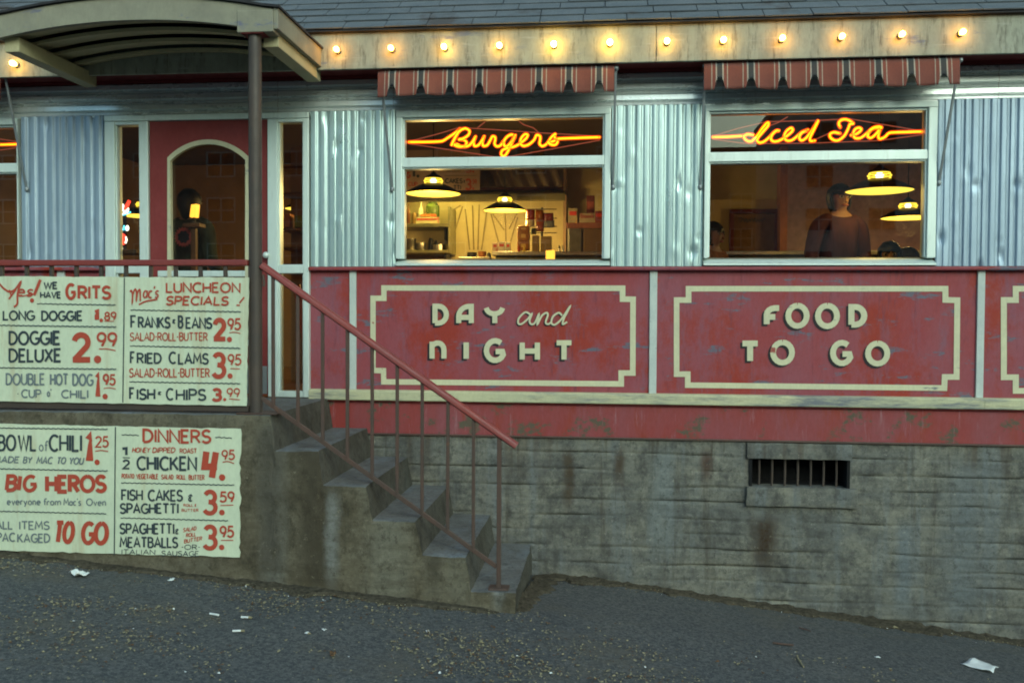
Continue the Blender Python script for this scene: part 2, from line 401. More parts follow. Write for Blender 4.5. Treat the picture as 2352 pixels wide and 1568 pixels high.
# ---------------------------------------------------------------- ground
def gz(x, y):
    d = max(0.0, -y)
    z = -0.082 - (.078 * max(x, -14) if x < 0 else (.112 * min(x, 4) + .04 * max(0, min(x, 14) - 4)))
    return z + 0.082 * min(d, 1.2) + 0.02 * min(max(0, d - 1.2), 8)
mb = MB(); nx = 0
xs = [-300, -120, -60, -30, -16] + [-9 + .15 * i for i in range(121)] + [16, 30, 60, 120, 300]
ys = [60, 20, 8, .35] + [.2 - .12 * i for i in range(60)] + [-8, -9.5, -12, -18, -30, -60, -120, -300]
for j, y in enumerate(ys):
    for i, x in enumerate(xs):
        b = .012 * fbm(x * 1.4, y * 1.4, 0) if (abs(x) < 10 and y > -8) else 0
        z = gz(x, min(y, 0)) + b
        mb.v.append((x, y, z - (1.6 if y > .3 and False else 0)))
n = len(xs)
for j in range(len(ys) - 1):
    for i in range(n - 1): mb.f.append((j * n + i, j * n + i + 1, (j + 1) * n + i + 1, (j + 1) * n + i)); mb.m.append(0)
g = mb.build('ground', M['asphalt'], smooth=True); tag(g, kind='structure')

# dirt that has gathered along the foot of the wall and of the steps
mb = MB()
def dirt_strip(pts, wid, hgt, seed):
    n = len(pts); K = 7; base = len(mb.v)
    for i, (x, y, dx, dy) in enumerate(pts):
        ww = wid * (.45 + .7 * abs(fbm(x * 3, y * 3, seed)) + .5 * abs(fbm(x * 14, y * 14, seed))); tp = min(1, i / 4, (n - 1 - i) / 4)
        for k in range(K):
            u = k / (K - 1); px, py = x + dx * ww * u, y + dy * ww * u
            h = tp * (hgt * (1 - u) ** 1.4 * (.7 + .6 * fbm(px * 9, py * 9, seed)) + .02 * (1 - u) * fbm(px * 30, py * 30, 2)) - .012 + .016 * tp
            if u == 1: h = -.012
            mb.v.append((px, py, gz(px, py) + .008 + h))
    for i in range(n - 1):
        for k in range(K - 1):
            a = base + i * K + k; mb.f.append((a, a + 1, a + K + 1, a + K)); mb.m.append(0)
dirt_strip([(-.50 + .04 * i, .02, 0, -1) for i in range(150)], .18, .028, 1)
dirt_strip([(-6.5 + .04 * i, -1.13, 0, -1) for i in range(149)], .16, .018, 5)
dirt_strip([(-.54 + .004 * i, -1.18 + .05 * i, 1, -.2) for i in range(24)], .16, .03, 8)
tag(mb.build('dirt', M['dirt'], smooth=True), kind='stuff', label='dark dirt and grit gathered along the foot of the wall', cat='dirt')

# ---------------------------------------------------------------- the diner
diner = thing('diner', 'railcar diner of ribbed metal over red painted panels on a concrete base', 'building', (0, 1.5, 0))
XL, XR = -5.6, 5.2
z_sill = zat(0, (720, 613), (1500, 612), (2300, 611))          # foot of the metal siding
z_ledge_t = zat(-.05, (720, 893), (1540, 905), (2310, 916))
z_ledge_b = zat(-.05, (720, 915.5), (1540, 930), (2310, 942))
z_redb = zat(0, (850, 994), (1500, 1005), (2310, 1019))
z_fr_b = zat(0, (800, 255), (1500, 243), (2250, 232))           # foot of the frieze
FY = -.30
z_fa_t = zat(FY, (700, 77), (1448, 60), (2313, 33))
z_fa_b = zat(FY, (738, 159), (1448, 147), (2313, 121))
# openings on the wall, as x ranges
def XX(px, py=440): return at(px, py).x
W0 = (XX(-500), XX(50)); DR = (XX(247), XX(713)); W1 = (XX(912), XX(1402)); W2 = (XX(1616), XX(2146))
z_w1b = z_sill + .004; z_w1t = zat(0, (915, 258), (1400, 252)); z_w2t = zat(0, (1620, 247), (2140, 234))
z_w2b = z_w1b
z_floor = zat(0, (690, 911)); z_drt = zat(0, (260, 266), (710, 262))

def siding(x0, x1, z0, z1, seed, mat, pitch=.0645, dents=()):
    rr = random.Random(seed); mb = MB(); xs = []
    x = x0
    while x < x1 - 1e-4:
        p = pitch * rr.choice((1, 1, 1, .72, 1.15))
        d = .012 * rr.uniform(.75, 1.1); tl = rr.uniform(-.0028, .0028)
        for fx, dy in ((0, 0), (.04, -d * .25), (.09, -d), (.2, -d * 1.06), (.52, -d * 1.06), (.63, -d), (.69, -d * .2), (.73, 0), (.86, d * .25), (.99, 0)):
            if x + fx * p < x1: xs.append((x + fx * p, dy + (tl * (fx - .36) / .27 if .1 < fx < .6 else 0)))
        x += p
    xs.append((x1, 0)); nz = 46; nn = len(xs)
    D = []
    for k in range(int((x1 - x0) * 24)):
        D.append((rr.uniform(x0, x1), z0 + (z1 - z0) * rr.random() ** 1.2, rr.uniform(.010, .026), rr.uniform(.012, .045), rr.choice((-.004, .003, .006, .014))))
    D += list(dents)
    for j in range(nz + 1):
        z = z0 + (z1 - z0) * j / nz
        for i, (x, dy) in enumerate(xs):
            o = sum(a * math.exp(-((x - cx) / sx) ** 2 - ((z - cz) / sz) ** 2) for cx, cz, sx, sz, a in D)
            wv = .0016 * fbm(x * 4, z * 1.2, seed)
            mb.v.append((x, min(-.002, -.020 + dy + o + wv), z))
    for j in range(nz):
        for i in range(nn - 1):
            a = j * nn + i; mb.f.append((a, a + 1, a + nn + 1, a + nn)); mb.m.append(0)
    return mb.build('siding', mat, diner, smooth=True, angle=70)
siding(W0[1] + .015, DR[0] - .008, z_sill, z_fr_b, 3, M['siding_dull'], .0655)
siding(DR[1] + .008, W1[0] - .004, z_sill, z_fr_b, 5, M['siding'], .060)
siding(W1[1] + .004, W2[0] - .004, z_sill, z_fr_b, 9, M['siding'], .0585)
siding(W2[1] + .004, XR, z_sill, z_fr_b, 12, M['siding_dull'], .064)

# frieze: rounded horizontal bands
z_fr_t = zat(0, (800, 181), (1500, 167), (2250, 152))
def frieze(x0, x1, name='frieze'):
    mb = MB(); H = z_fr_t - z_fr_b; prof = []
    bands = [(0, .13, .012), (.13, .36, .022), (.36, .46, .008), (.46, .70, .024), (.70, .78, .006), (.78, 1.0, .020)]
    for a, b, d in bands:
        for k in range(7):
            u = k / 6; prof.append((a + (b - a) * (.02 + .96 * u), -.004 - d * .6 * min(1, u * 7, (1 - u) * 7) - .007 * (1 - u)))
    nx = int((x1 - x0) / .09) + 1; npf = len(prof)
    for i in range(nx + 1):
        x = x0 + (x1 - x0) * i / nx
        for u, y in prof:
            mb.v.append((x, min(-.001, y + .0010 * fbm(x * 1.5, u * 5, 4)), z_fr_b + H * u))
    for i in range(nx):
        for k in range(npf - 1):
            a = i * npf + k; mb.f.append((a, a + 1, a + npf + 1, a + npf)); mb.m.append(0)
    return mb.build(name, M['frieze'], diner, smooth=True, angle=50)
cuts = [XL, at(640, 220).x, at(905, 220).x, at(1660, 200).x, at(2292, 190).x, XR]
for a, b in zip(cuts, cuts[1:]): frieze(a + .001, b - .001)
MB().box(XL, XR, -.012, .012, z_fr_b - .012, z_fr_b + .004, .003).build('frieze_trim', M['frieze'], diner)

# fascia, soffit, roof
xj = at(1507, 100, FY).x
for a, b in ((XL, xj - .002), (xj + .002, XR)):
    MB().box(a, b, FY, FY + .028, z_fa_b, z_fa_t, .004).build('fascia', M['fascia'], diner)
mb = MB(); mb.box(XL, XR, FY + .03, .10, z_fa_b + .03, z_fa_b + .05); mb.box(XL, XR, -.03, .0, z_fr_t, z_fa_b + .029)
mb.build('soffit', M['soffit'], diner)
mb = MB(); mb.box(XL, XR, FY - .035, FY + .05, z_fa_t + .001, z_fa_t + .012, .002)
mb.build('roof_edge', M['shingle_edge'], diner)
# shingles: real overlapping tabs on a steep slope
mb = MB(); sl_a = R_(38); ex = .125; rr = random.Random(4)
for row in range(15):
    y0 = FY - .04 + row * ex * math.cos(sl_a); z0 = z_fa_t + .014 + row * ex * math.sin(sl_a)
    x = XL + rr.random() * .3
    while x < XR:
        L = rr.choice((.30, .31, .29, .46))
        dz = rr.uniform(0, .005); e = ex * 1.25
        c, s = math.cos(sl_a), math.sin(sl_a); t_ = .008
        o0, o1 = .010 + dz, .001
        vs = []
        for u, off in ((0, o0), (e, o1)):
            for xx in (x + .003, x + L - .003):
                vs.append((xx, y0 + u * c - off * s, z0 + u * s + off * c))
        for u, off in ((0, o0 - t_), (e, o1 - t_)):
            for xx in (x + .003, x + L - .003):
                vs.append((xx, y0 + u * c - off * s, z0 + u * s + off * c))
        mb.add(vs, [(0, 1, 3, 2), (4, 6, 7, 5), (0, 4, 5, 1), (2, 3, 7, 6), (0, 2, 6, 4), (1, 5, 7, 3)]); x += L
mb.build('roof', M['shingle'], diner)
mb = MB(); c, s = math.cos(sl_a), math.sin(sl_a)
y0, z0 = FY - .035, z_fa_t + .004; L = 15 * ex
mb.prism([(y0, z0), (y0 + L * c, z0 + L * s), (5.0, z0 + L * s + .3), (5.0, z0 + L * s + .2), (y0 + L * c, z0 + L * s - .1), (y0 + .1, z0 - .001)], XL, XR, 'x')
mb.build('roof_deck', M['shingle_edge'], diner)

# windows
def frame_box(mb, x0, x1, z0, z1, w_, y0, y1, wb=None, wt=None, bev=.006):
    wb = wb or w_; wt = wt or w_
    mb.box(x0, x0 + w_, y0, y1, z0 + wb, z1 - wt, bev); mb.box(x1 - w_, x1, y0, y1, z0 + wb, z1 - wt, bev)
    mb.box(x0, x1, y0 - .002, y1, z0, z0 + wb, bev); mb.box(x0, x1, y0 - .002, y1, z1 - wt, z1, bev)
def sloped_sill(mb, x0, x1, z0, z1, y0, yin):
    mb.prism([(yin, z0), (y0 - .012, z0), (y0 - .012, z0 + .012), (yin, z1)], x0, x1, 'x')
def window(x0, x1, z0, z1, gl, gr, gt0, gb0, gt1, gb1, label=None):
    """gl, gr glass edges; (gt0, gb0) upper pane, (gt1, gb1) lower pane"""
    mb = MB(); yo, yi = -.045, .05
    mb.box(x0, gl - .012, yo, yi, z0 + .05, z1 - .03, .006); mb.box(gr + .012, x1, yo, yi, z0 + .05, z1 - .03, .006)
    mb.box(gl - .014, gl, yo + .022, yi, gb1, gt0, .003); mb.box(gr, gr + .014, yo + .022, yi, gb1, gt0, .003)
    mb.box(x0, x1, yo - .003, yi, gt0 + .014, z1, .006)
    mb.box(gl - .013, gr + .013, yo + .02, yi, gt0, gt0 + .013, .003)
    mb.box(gl - .013, gr + .013, yo + .006, yi, gt1 + .010, gb0, .005)
    mb.box(gl - .013, gr + .013, yo + .02, yi, gt1, gt1 + .009, .003)
    sloped_sill(mb, x0, x1, z0 + .001, gb1, yo - .006, .045)
    fr = mb.build('window', M['alu'], diner)
    for a, b in ((gt0, gb0), (gt1, gb1)):
        MB().box(gl - .006, gr + .006, .012, .017, b - .006, a + .006).build('pane', M['glass'], fr)
    return fr
g1 = (XX(930.5), XX(1383.5)); g2 = (XX(1630), XX(2121))
Z = lambda *p: zat(0.01, *p)
w1z = dict(gt0=Z((931, 276.5), (1384, 273)), gb0=Z((931, 365), (1384, 359.5)), gt1=Z((931, 389.5), (1384, 385.5)), gb1=Z((931, 594.5), (1384, 594.5)))
w2z = dict(gt0=Z((1631, 264), (2122, 256)), gb0=Z((1631, 354), (2122, 345)), gt1=Z((1629, 380), (2119, 370)), gb1=Z((1629, 592), (2119, 590)))
window(W1[0], W1[1], z_w1b, z_w1t, g1[0], g1[1], **w1z)
window(W2[0], W2[1], z_w2b, z_w2t, g2[0], g2[1], **w2z)
window(W0[0], W0[1], z_w1b, z_w1t, W0[0] + .04, W0[1] - .022, **w1z)

# door and its two narrow side windows
dx0, dx1 = XX(348), XX(617)
def sidelite(x0, x1, gl, gr):
    mb = MB(); zt = z_drt; yo, yi = -.04, .05
    gtop = zat(0, (650, 283)); gm1, gm0 = zat(0, (672, 608)), zat(0, (672, 628)); gb = zat(0, (672, 897))
    mb.box(x0, gl, yo, yi, z_floor, zt - .045, .006); mb.box(gr, x1, yo, yi, z_floor, zt - .045, .006)
    for a, b in ((gtop, zt - .046), (gm0, gm1), (z_floor, gb)): mb.box(gl + .0005, gr - .0005, yo + .006, yi, a, b, .004)
    for a, b in ((gm1, gtop), (gb, gm0)):
        mb.box(gl, gl + .010, yo + .02, yi, a, b); mb.box(gr - .010, gr, yo + .02, yi, a, b)
    fr = mb.build('side_window', M['alu'], diner)
    for a, b in ((gm1, gtop), (gb, gm0)): MB().box(gl + .006, gr - .006, .012, .017, a - .01, b + .01).build('pane', M['glass'], fr)
sidelite(DR[0], dx0 - .006, XX(270), XX(326)); sidelite(dx1 + .006, DR[1], XX(642), XX(700))
mb = MB(); mb.box(DR[0], DR[1], -.043, .05, z_drt - .044, z_drt, .006); mb.build('door_frame', M['alu'], diner)
# the door leaf with an arched opening
gl, gr = xat(0, (393, 460)), None
dcx = (dx0 + dx1) / 2
hw = dcx - gl; gr = dcx + hw
z_spr = zat(0, (395, 368)); z_pk = zat(0, (480, 328)); z_gb = zat(0, (400, 700))
def arch(hw_, spr, pk, n=20):
    h = pk - spr; Rr = (hw_ ** 2 + h * h) / (2 * h); a = math.asin(min(1, hw_ / Rr))
    return [(dcx + Rr * math.sin(-a + 2 * a * k / n), pk - Rr + Rr * math.cos(-a + 2 * a * k / n)) for k in range(n + 1)]
A = arch(hw, z_spr, z_pk)
mb = MB(); yo, yi = -.022, .022; zt = z_drt - .047
def strip_faces(outer, inner, y):  # ring between outline and opening, front and back
    n_ = len(outer)
    vs = [(p[0], y, p[1]) for p in outer] + [(p[0], y, p[1]) for p in inner]
    return vs, [(i, i + 1, n_ + i + 1, n_ + i) for i in range(n_ - 1)]
inner = [(gl, z_gb)] + A + [(gr, z_gb)]
outer = [(dx0, z_gb)] + [(dx0 + (dx1 - dx0) * k / 20, zt) for k in range(21)] + [(dx1, z_gb)]
for y in (yo, yi): mb.add(*strip_faces(outer, inner, y))
nI = len(inner)
mb.add([(p[0], yo, p[1]) for p in inner] + [(p[0], yi, p[1]) for p in inner], [(i, i + 1, nI + i + 1, nI + i) for i in range(nI - 1)])
mb.box(dx0, dx1, yo, yi, z_floor + .012, z_gb)
door = mb.build('door', M['red_door'], diner)
mb = MB(); A2 = [(gl, z_gb)] + A + [(gr, z_gb)]
mb2 = [(p[0], p[1]) for p in A2]
ctr = Vector((dcx, z_spr))
def offs(P, d):
    out = []
    for x, z in P:
        if z < z_spr - .01: out.append((x + (d if x < dcx else -d), z))
        else:
            k = Vector((dcx - x, (z_spr - .35) - z)).normalized() * d; out.append((x + k.x, z + k.y))
    return out
O2, I2 = offs(mb2, -.017), offs(mb2, .017); n_ = len(O2)
for P, Q, ya, yb in ((O2, I2, -.034, -.034), (O2, O2, -.034, -.02), (I2, I2, -.034, .0)):
    mb.add([(p[0], ya, p[1]) for p in P] + [(q[0], yb, q[1]) for q in Q], [(i, i + 1, n_ + i + 1, n_ + i) for i in range(n_ - 1)])
mb.box(gl - .017, gr + .017, -.034, -.02, z_gb - .034, z_gb, .003)
mb.build('trim', M['cream'], door)
mb = MB(); mb.prism(mb2, .0, .005, 'y'); mb.build('pane', M['glass'], door)
MB().box(dx0 + .01, dx1 - .006, yo - .004, yo - .0005, z_floor + .02, zat(0, (605, 840)), .001).build('kick_plate', M['kick'], door)
k = at(612, 586, -.05); mb = MB(); mb.tube([(k.x, -.02, k.z), (k.x, -.045, k.z)], .010, 10); mb.ball((k.x, -.062, k.z), .024, .02, .024)
mb.build('knob', M['alu'], door, smooth=True)
frz = zat(0, (480, 622)); mb = MB(); frame_box(mb, dx0 + .06, dx1 - .06, frz - .55, frz, .045, -.03, -.0225); mb.build('panel_moulding', M['alu'], door)

# red wall below the windows
px_strips = [(804, 819), (1492, 1509), (2243, 2260)]
SX = [tuple(xat(0, (p, 700)) for p in s) for s in px_strips]
edges = [DR[1]] + [e for s in SX for e in s] + [XR]
panels = []
for i in range(0, len(edges), 2):
    panels.append(MB().box(edges[i] + .0005, edges[i + 1] - .0005, .0, .03, z_ledge_t - .02, z_sill - .02).build('wall_panel', M['red'], diner))
MB().box(XL, DR[0], .0, .03, z_floor - .1, z_sill - .02).build('wall_panel', M['red'], diner)
for a, b in SX:
    MB().box(a, b, -.016, .02, z_ledge_t, z_sill - .021, .003).build('trim_strip', M['strip'], diner)
for zz in (0,):
    pass
a = at(142, 630); MB().box(a.x - .03, a.x + .03, -.016, -.001, z_floor, z_sill - .021, .003).build('trim_strip', M['strip'], diner)
for a, b in ((XL, DR[0] - .001), (DR[1] + .001, XR)):
    mb = MB(); mb.prism([(.04, z_sill - .02), (-.048, z_sill - .028), (-.052, z_sill - .018), (-.05, z_sill - .004), (.0, z_sill), (.04, z_sill)], a, b, 'x')
    mb.build('sill_ledge', M['red'], diner)
xs_ = [DR[1] + .001, at(2262, 930, -.05).x, XR]
for a, b in zip(xs_, xs_[1:]):
    mb = MB(); mb.prism([(.03, z_ledge_b), (-.046, z_ledge_b), (-.05, z_ledge_b + .006), (-.05, z_ledge_t - .012), (-.042, z_ledge_t - .002), (.03, z_ledge_t + .004)], a + .001, b - .001, 'x')
    mb.build('ledge_board', M['ledge'], diner)
MB().box(DR[1] + .001, XR, -.030, .02, z_ledge_b - .012, z_ledge_b - .001, .003).build('ledge_batten', M['soffit'], diner)
MB().box(DR[1] + .02, XR, -.006, .03, z_redb, z_ledge_b - .012).build('red_band', M['red_low'], diner)
MB().box(DR[1] + .02, XR, -.016, .02, z_redb - .014, z_redb - .001, .004).build('flashing', M['iron'], diner)

# concrete foundation wall, cast in rough courses, with the vent opening
vx0, vx1 = at(1727, 1085).x, at(1945, 1085).x
vz0, vz1 = zat(0, (1727, 1116), (1945, 1122)), zat(0, (1727, 1052), (1945, 1056))
def foundation():
    mb = MB(); zt = z_redb - .0145; zb = -.9
    step = .018; rr = random.Random(3)
    courses = []; z = zt - .105
    while z > zb: courses.append((z, rr.uniform(0, 9))); z -= rr.uniform(.10, .125)
    cr = lambda x, z: min(abs(z - (cz + .006 * math.sin(x * .6 + s) + .009 * fbm(x * 1.7, s, 1))) for cz, s in courses)
    xs = [DR[1] - .25]
    while xs[-1] < XR: xs.append(xs[-1] + step)
    zs = [zt]
    while zs[-1] > zb: zs.append(zs[-1] - step * .5)
    for s_, tgt in ((xs, (vx0, vx1)), (zs, (vz0, vz1))):
        for tv in tgt:
            i = min(range(len(s_)), key=lambda q: abs(s_[q] - tv)); s_[i] = tv
    nz = len(zs)
    cell = {}
    for x in xs:
        for z in zs:
            d = cr(x, z); brk = .02 + 1.2 * fbm(x * 2.0, z * 5, 11)
            gr_ = math.exp(-(d / .0075) ** 2) * .020 * max(0.0, min(1, brk + .4))
            row = sum(1 for cz, s in courses if z < cz + .006 * math.sin(x * .6 + s) + .009 * fbm(x * 1.7, s, 1))
            jx = abs((x * .62 + row * .37 + .2 * math.sin(row * 5)) % 1 - .5) / .62; gr_ = max(gr_, .010 * math.exp(-(jx / .012) ** 2) * (1 if (row * 7 + int(x * .62 + row * .37 + .2 * math.sin(row * 5))) % 3 == 0 else 0))
            face = .003 * fbm(x * .8, row * 3.7, 2, 2) + .003 * fbm(x * 7, z * 9, 5) + .003 * fbm(x * 25, z * 25, 8)
            mb.v.append((x, .004 + gr_ - face , z))
    hole = set()
    for i in range(len(xs) - 1):
        for j in range(nz - 1):
            cx, cz = (xs[i] + xs[i + 1]) / 2, (zs[j] + zs[j + 1]) / 2
            if vx0 < cx < vx1 and vz0 < cz < vz1: continue
            a = i * nz + j; mb.f.append((a, a + nz, a + nz + 1, a + 1)); mb.m.append(0)
    return mb.build('foundation', M['found'], diner, smooth=True, angle=80)
found = foundation()
mb = MB()
mb.box(vx0 - .02, vx0, -.006, .30, vz0, vz1); mb.box(vx1, vx1 + .02, -.006, .30, vz0, vz1)
mb.box(vx0 - .02, vx1 + .02, .301, .32, vz0 - .02, vz1 + .02)
mb.box(vx0 - .02, vx1 + .02, .012, .30, vz1 + .001, vz1 + .02); mb.box(vx0 - .02, vx1 + .02, .012, .30, vz0 - .02, vz0 - .001)
mb.build('vent_opening', M['black'], diner)
def rough_box(x0, x1, y0, y1, z0, z1, bev, amp, seed, cuts=5):
    bm = bmesh.new(); bmesh.ops.create_cube(bm, size=1)
    for v in bm.verts: v.co = Vector((x0 if v.co.x < 0 else x1, y0 if v.co.y < 0 else y1, z0 if v.co.z < 0 else z1))
    bmesh.ops.bevel(bm, geom=bm.edges[:], offset=bev, segments=2, affect='EDGES', profile=.6)
    L = max(x1 - x0, z1 - z0)
    for _ in range(5):
        long = [e for e in bm.edges if e.calc_length() > .05]
        if not long: break
        bmesh.ops.subdivide_edges(bm, edges=long, cuts=1, use_grid_fill=True)
    for v in bm.verts:
        p = v.co * 9; v.co += Vector((fbm(p.x, p.y, p.z + seed), fbm(p.x + 7, p.y, p.z + seed), fbm(p.x, p.y + 5, p.z + seed))) * amp
    return bm
MB().bm(rough_box(at(1712, 1165).x, at(1968, 1165).x, -.035, .12, zat(-.03, (1712, 1161), (1968, 1168)), vz0 + .002, .012, .005, 3)).build('vent_sill', M['found'], diner, smooth=True)
MB().bm(rough_box(at(1715, 1040).x, at(1956, 1040).x, -.016, .10, vz1, z_redb - .02, .006, .004, 8)).build('vent_lintel', M['found'], diner, smooth=True)
for k in range(7):
    x = at(1743 + 29.6 * k, 1085, .05).x
    MB().tube([(x, .05, vz0 - .01), (x + .002, .05, (vz0 + vz1) / 2), (x, .05, vz1 + .01)], .0085, 8).build('vent_bar', M['post'], diner, smooth=True)


# ---------------------------------------------------------------- hand lettering: glyphs as brush strokes in a cell one cap high
def arc(cx, cy, rx, ry, a0, a1, n=None):
    n = n or max(4, int(abs(a1 - a0) / 18))
    return [(cx + rx * math.cos(R_(a0 + (a1 - a0) * i / n)), cy + ry * math.sin(R_(a0 + (a1 - a0) * i / n))) for i in range(n + 1)]
G = {
 'A': (.74, [[(0, 0), (.37, 1), (.74, 0)], [(.14, .33), (.60, .33)]]),
 'B': (.60, [[(0, 0), (0, 1), (.28, 1)] + arc(.28, .77, .26, .23, 90, -90) + [(0, .54)], [(.02, .54), (.3, .54)] + arc(.3, .27, .3, .27, 90, -90) + [(0, 0)]]),
 'C': (.70, [arc(.42, .5, .42, .5, 48, 312)]),
 'D': (.66, [[(0, 0), (0, 1), (.2, 1)] + arc(.2, .5, .46, .5, 90, -90) + [(0, 0)]]),
 'E': (.52, [[(.50, 1), (0, 1), (0, 0), (.52, 0)], [(.02, .52), (.42, .52)]]),
 'F': (.50, [[(.52, 1), (0, 1), (0, 0)], [(.02, .5), (.40, .5)]]),
 'G': (.74, [arc(.42, .5, .42, .5, 50, 335) + [(.76, .45), (.44, .45)]]),
 'H': (.64, [[(0, 0), (0, 1)], [(.64, 0), (.64, 1)], [(.02, .5), (.62, .5)]]),
 'I': (.06, [[(.03, 0), (.03, 1)]]),
 'J': (.45, [[(.45, 1), (.45, .25)] + arc(.22, .25, .23, .25, 0, -170)]),
 'K': (.62, [[(0, 0), (0, 1)], [(.56, 1), (.04, .42)], [(.18, .56), (.62, 0)]]),
 'L': (.48, [[(0, 1), (0, 0), (.50, 0)]]),
 'M': (.82, [[(0, 0), (.10, 1), (.41, .30), (.72, 1), (.82, 0)]]),
 'N': (.66, [[(0, 0), (0, 1), (.66, 0), (.66, 1)]]),
 'O': (.84, [arc(.42, .5, .42, .5, 90, 450)]),
 'P': (.56, [[(0, 0), (0, 1), (.28, 1)] + arc(.28, .74, .29, .26, 90, -90) + [(.02, .48)]]),
 'R': (.60, [[(0, 0), (0, 1), (.28, 1)] + arc(.28, .75, .28, .25, 90, -90) + [(.02, .5)], [(.26, .5), (.60, 0)]]),
 'S': (.58, [arc(.30, .745, .27, .255, 25, 262) + arc(.28, .25, .30, .25, 82, -155)]),
 'T': (.64, [[(0, 1), (.64, 1)], [(.32, .985), (.32, 0)]]),
 'U': (.64, [[(0, 1), (0, .32)] + arc(.32, .32, .32, .32, 180, 360) + [(.64, 1)]]),
 'V': (.68, [[(0, 1), (.34, 0), (.68, 1)]]),
 'W': (.98, [[(0, 1), (.24, 0), (.49, .92), (.74, 0), (.98, 1)]]),
 'X': (.62, [[(0, 1), (.62, 0)], [(.62, 1), (.0, 0)]]),
 'Y': (.64, [[(0, 1), (.32, .46), (.64, 1)], [(.32, .47), (.32, 0)]]),
 '&': (.5, [[(.45, .75)] + arc(.25, .76, .2, .2, 20, 270) + arc(.25, .28, .24, .26, 110, 330), [(.30, 1.1), (.20, -.1)]]),
 '1': (.10, [[(-.06, .93), (.06, 1.0), (.06, 0)]]),
 '2': (.60, [arc(.30, .72, .28, .28, 165, -28) + [(.0, 0), (.62, 0)]]),
 '3': (.56, [arc(.27, .75, .25, .25, 155, -80) + [(.20, .52)], [(.20, .53)] + arc(.26, .25, .29, .27, 85, -155)]),
 '4': (.68, [[(.10, 1), (.0, .42), (.68, .42)], [(.62, .98), (.40, 0)]]),
 '5': (.56, [[(.54, 1), (.12, 1), (.05, .56)] + arc(.25, .33, .30, .31, 120, -150)]),
 '8': (.56, [arc(.28, .76, .23, .24, 90, 450), arc(.28, .26, .28, .26, 90, 450)]),
 '9': (.54, [arc(.27, .69, .27, .31, 0, 360) + [(.52, .5), (.30, 0)]]),
 '0': (.6, [arc(.3, .5, .3, .5, 90, 450)]),
 "'": (.08, [[(.08, 1.02), (.02, .80)]]), '.': (.10, [[(.0, .05), (.10, .05)]]), '-': (.22, [[(0, .48), (.22, .48)]]),
 '!': (.1, [[(.18, 1), (.07, .3)], [(.0, .07), (.09, .07)]]), ' ': (.26, []),
 # deco capitals of the wall panels
 'a1': (.80, [[(.02, 0), (.02, .40)] + [(.62 - .60 * math.cos(R_(t)), .40 + .6 * math.sin(R_(t))) for t in range(0, 91, 9)] + [(.72, 1), (.72, 0)], [(.1, .34), (.64, .34)]]),
 'y1': (.95, [arc(.48, .98, .43, .42, 188, 352), [(.5, .58), (.5, 0)]]),
 'n1': (.80, [[(.06, 0), (.06, 1)], [(.12, .80)] + arc(.36, .52, .34, .40, 120, 0) + [(.70, 0)]]),
 'f1': (.62, [[(.1, 0), (.1, .55)] + arc(.50, .55, .40, .38, 180, 95) + [(.68, .93)], [(.14, .42), (.50, .42)]]),
 # lower case
 'a': (.48, [arc(.22, .3, .22, .3, 20, 340), [(.46, .62), (.46, 0)]]), 'c': (.42, [arc(.24, .3, .24, .3, 50, 310)]),
 'e': (.46, [[(.02, .30), (.44, .32)] + arc(.22, .3, .22, .3, 5, 310)]), 'f': (.28, [arc(.28, .82, .14, .18, 40, 180) + [(.14, 0)], [(0, .6), (.3, .6)]]),
 'm': (.72, [[(0, 0), (0, .6)], [(0, .45)] + arc(.18, .4, .17, .2, 150, 0) + [(.35, 0)], [(.36, .45)] + arc(.54, .4, .17, .2, 150, 0) + [(.71, 0)]]),
 'n': (.42, [[(0, 0), (0, .6)], [(0, .42)] + arc(.21, .38, .20, .22, 150, 0) + [(.41, 0)]]), 'o': (.46, [arc(.23, .3, .23, .3, 90, 450)]),
 'r': (.28, [[(0, 0), (0, .6)], [(0, .40)] + arc(.2, .38, .19, .22, 165, 60)]), 's': (.38, [arc(.19, .45, .17, .15, 30, 265) + arc(.18, .15, .18, .15, 85, -150)]),
 'v': (.42, [[(0, .6), (.21, 0), (.42, .6)]]), 'y': (.44, [[(0, .6), (.22, .05)], [(.44, .6), (.12, -.3)]]), 'u': (.42, [[(0, .6), (0, .2)] + arc(.2, .2, .2, .2, 180, 340), [(.42, .6), (.42, 0)]]),
 # big sign-writer's numerals, with weight
 'T2': (.64, [arc(.31, .70, .27, .27, 170, -35) + [(.06, .06)], [(-.02, .05), (.66, .05)]]),
}
def text(mb, s, box, conv, Y, wt=.12, slant=0.0, rise=0.0, gap=.20, vary=True):
    """brush the words into the box (x0, cap line, x1, base line) given in the spot's own picture units"""
    x0, yt, x1, yb = box
    keys = s if isinstance(s, (list, tuple)) else list(s)
    tot = sum(G[k][0] for k in keys) + gap * (len(keys) - 1)
    H = yb - yt; inset = wt * H * .5
    sx = (x1 - x0 - 2 * inset) / max(tot, .01); sy = (H - 2 * inset); x = 0; n = 0
    p0, p1 = conv(x0, yt, Y), conv(x0, yb, Y); wid = abs(p0.z - p1.z) * wt * (1.12 if vary else 1)
    rr = random.Random(len(keys) * 31 + int(x0))
    for k in keys:
        jy = rr.uniform(-.012, .012) * H if vary else 0; jw = rr.uniform(.92, 1.08) if vary else 1
        for st in G[k][1]:
            pts = []
            for gx, gy in st:
                px = x0 + inset + (x + gx) * sx + slant * gy * sy; py = yb - inset - gy * sy + rise * (px - x0) + jy
                q = conv(px, py, Y); pts.append((q.x, q.z))
            mb.ribbon(pts, wid * jw, Y - .0003 * (n % 7), .00006); n += 1
        x += G[k][0] + gap
    return mb
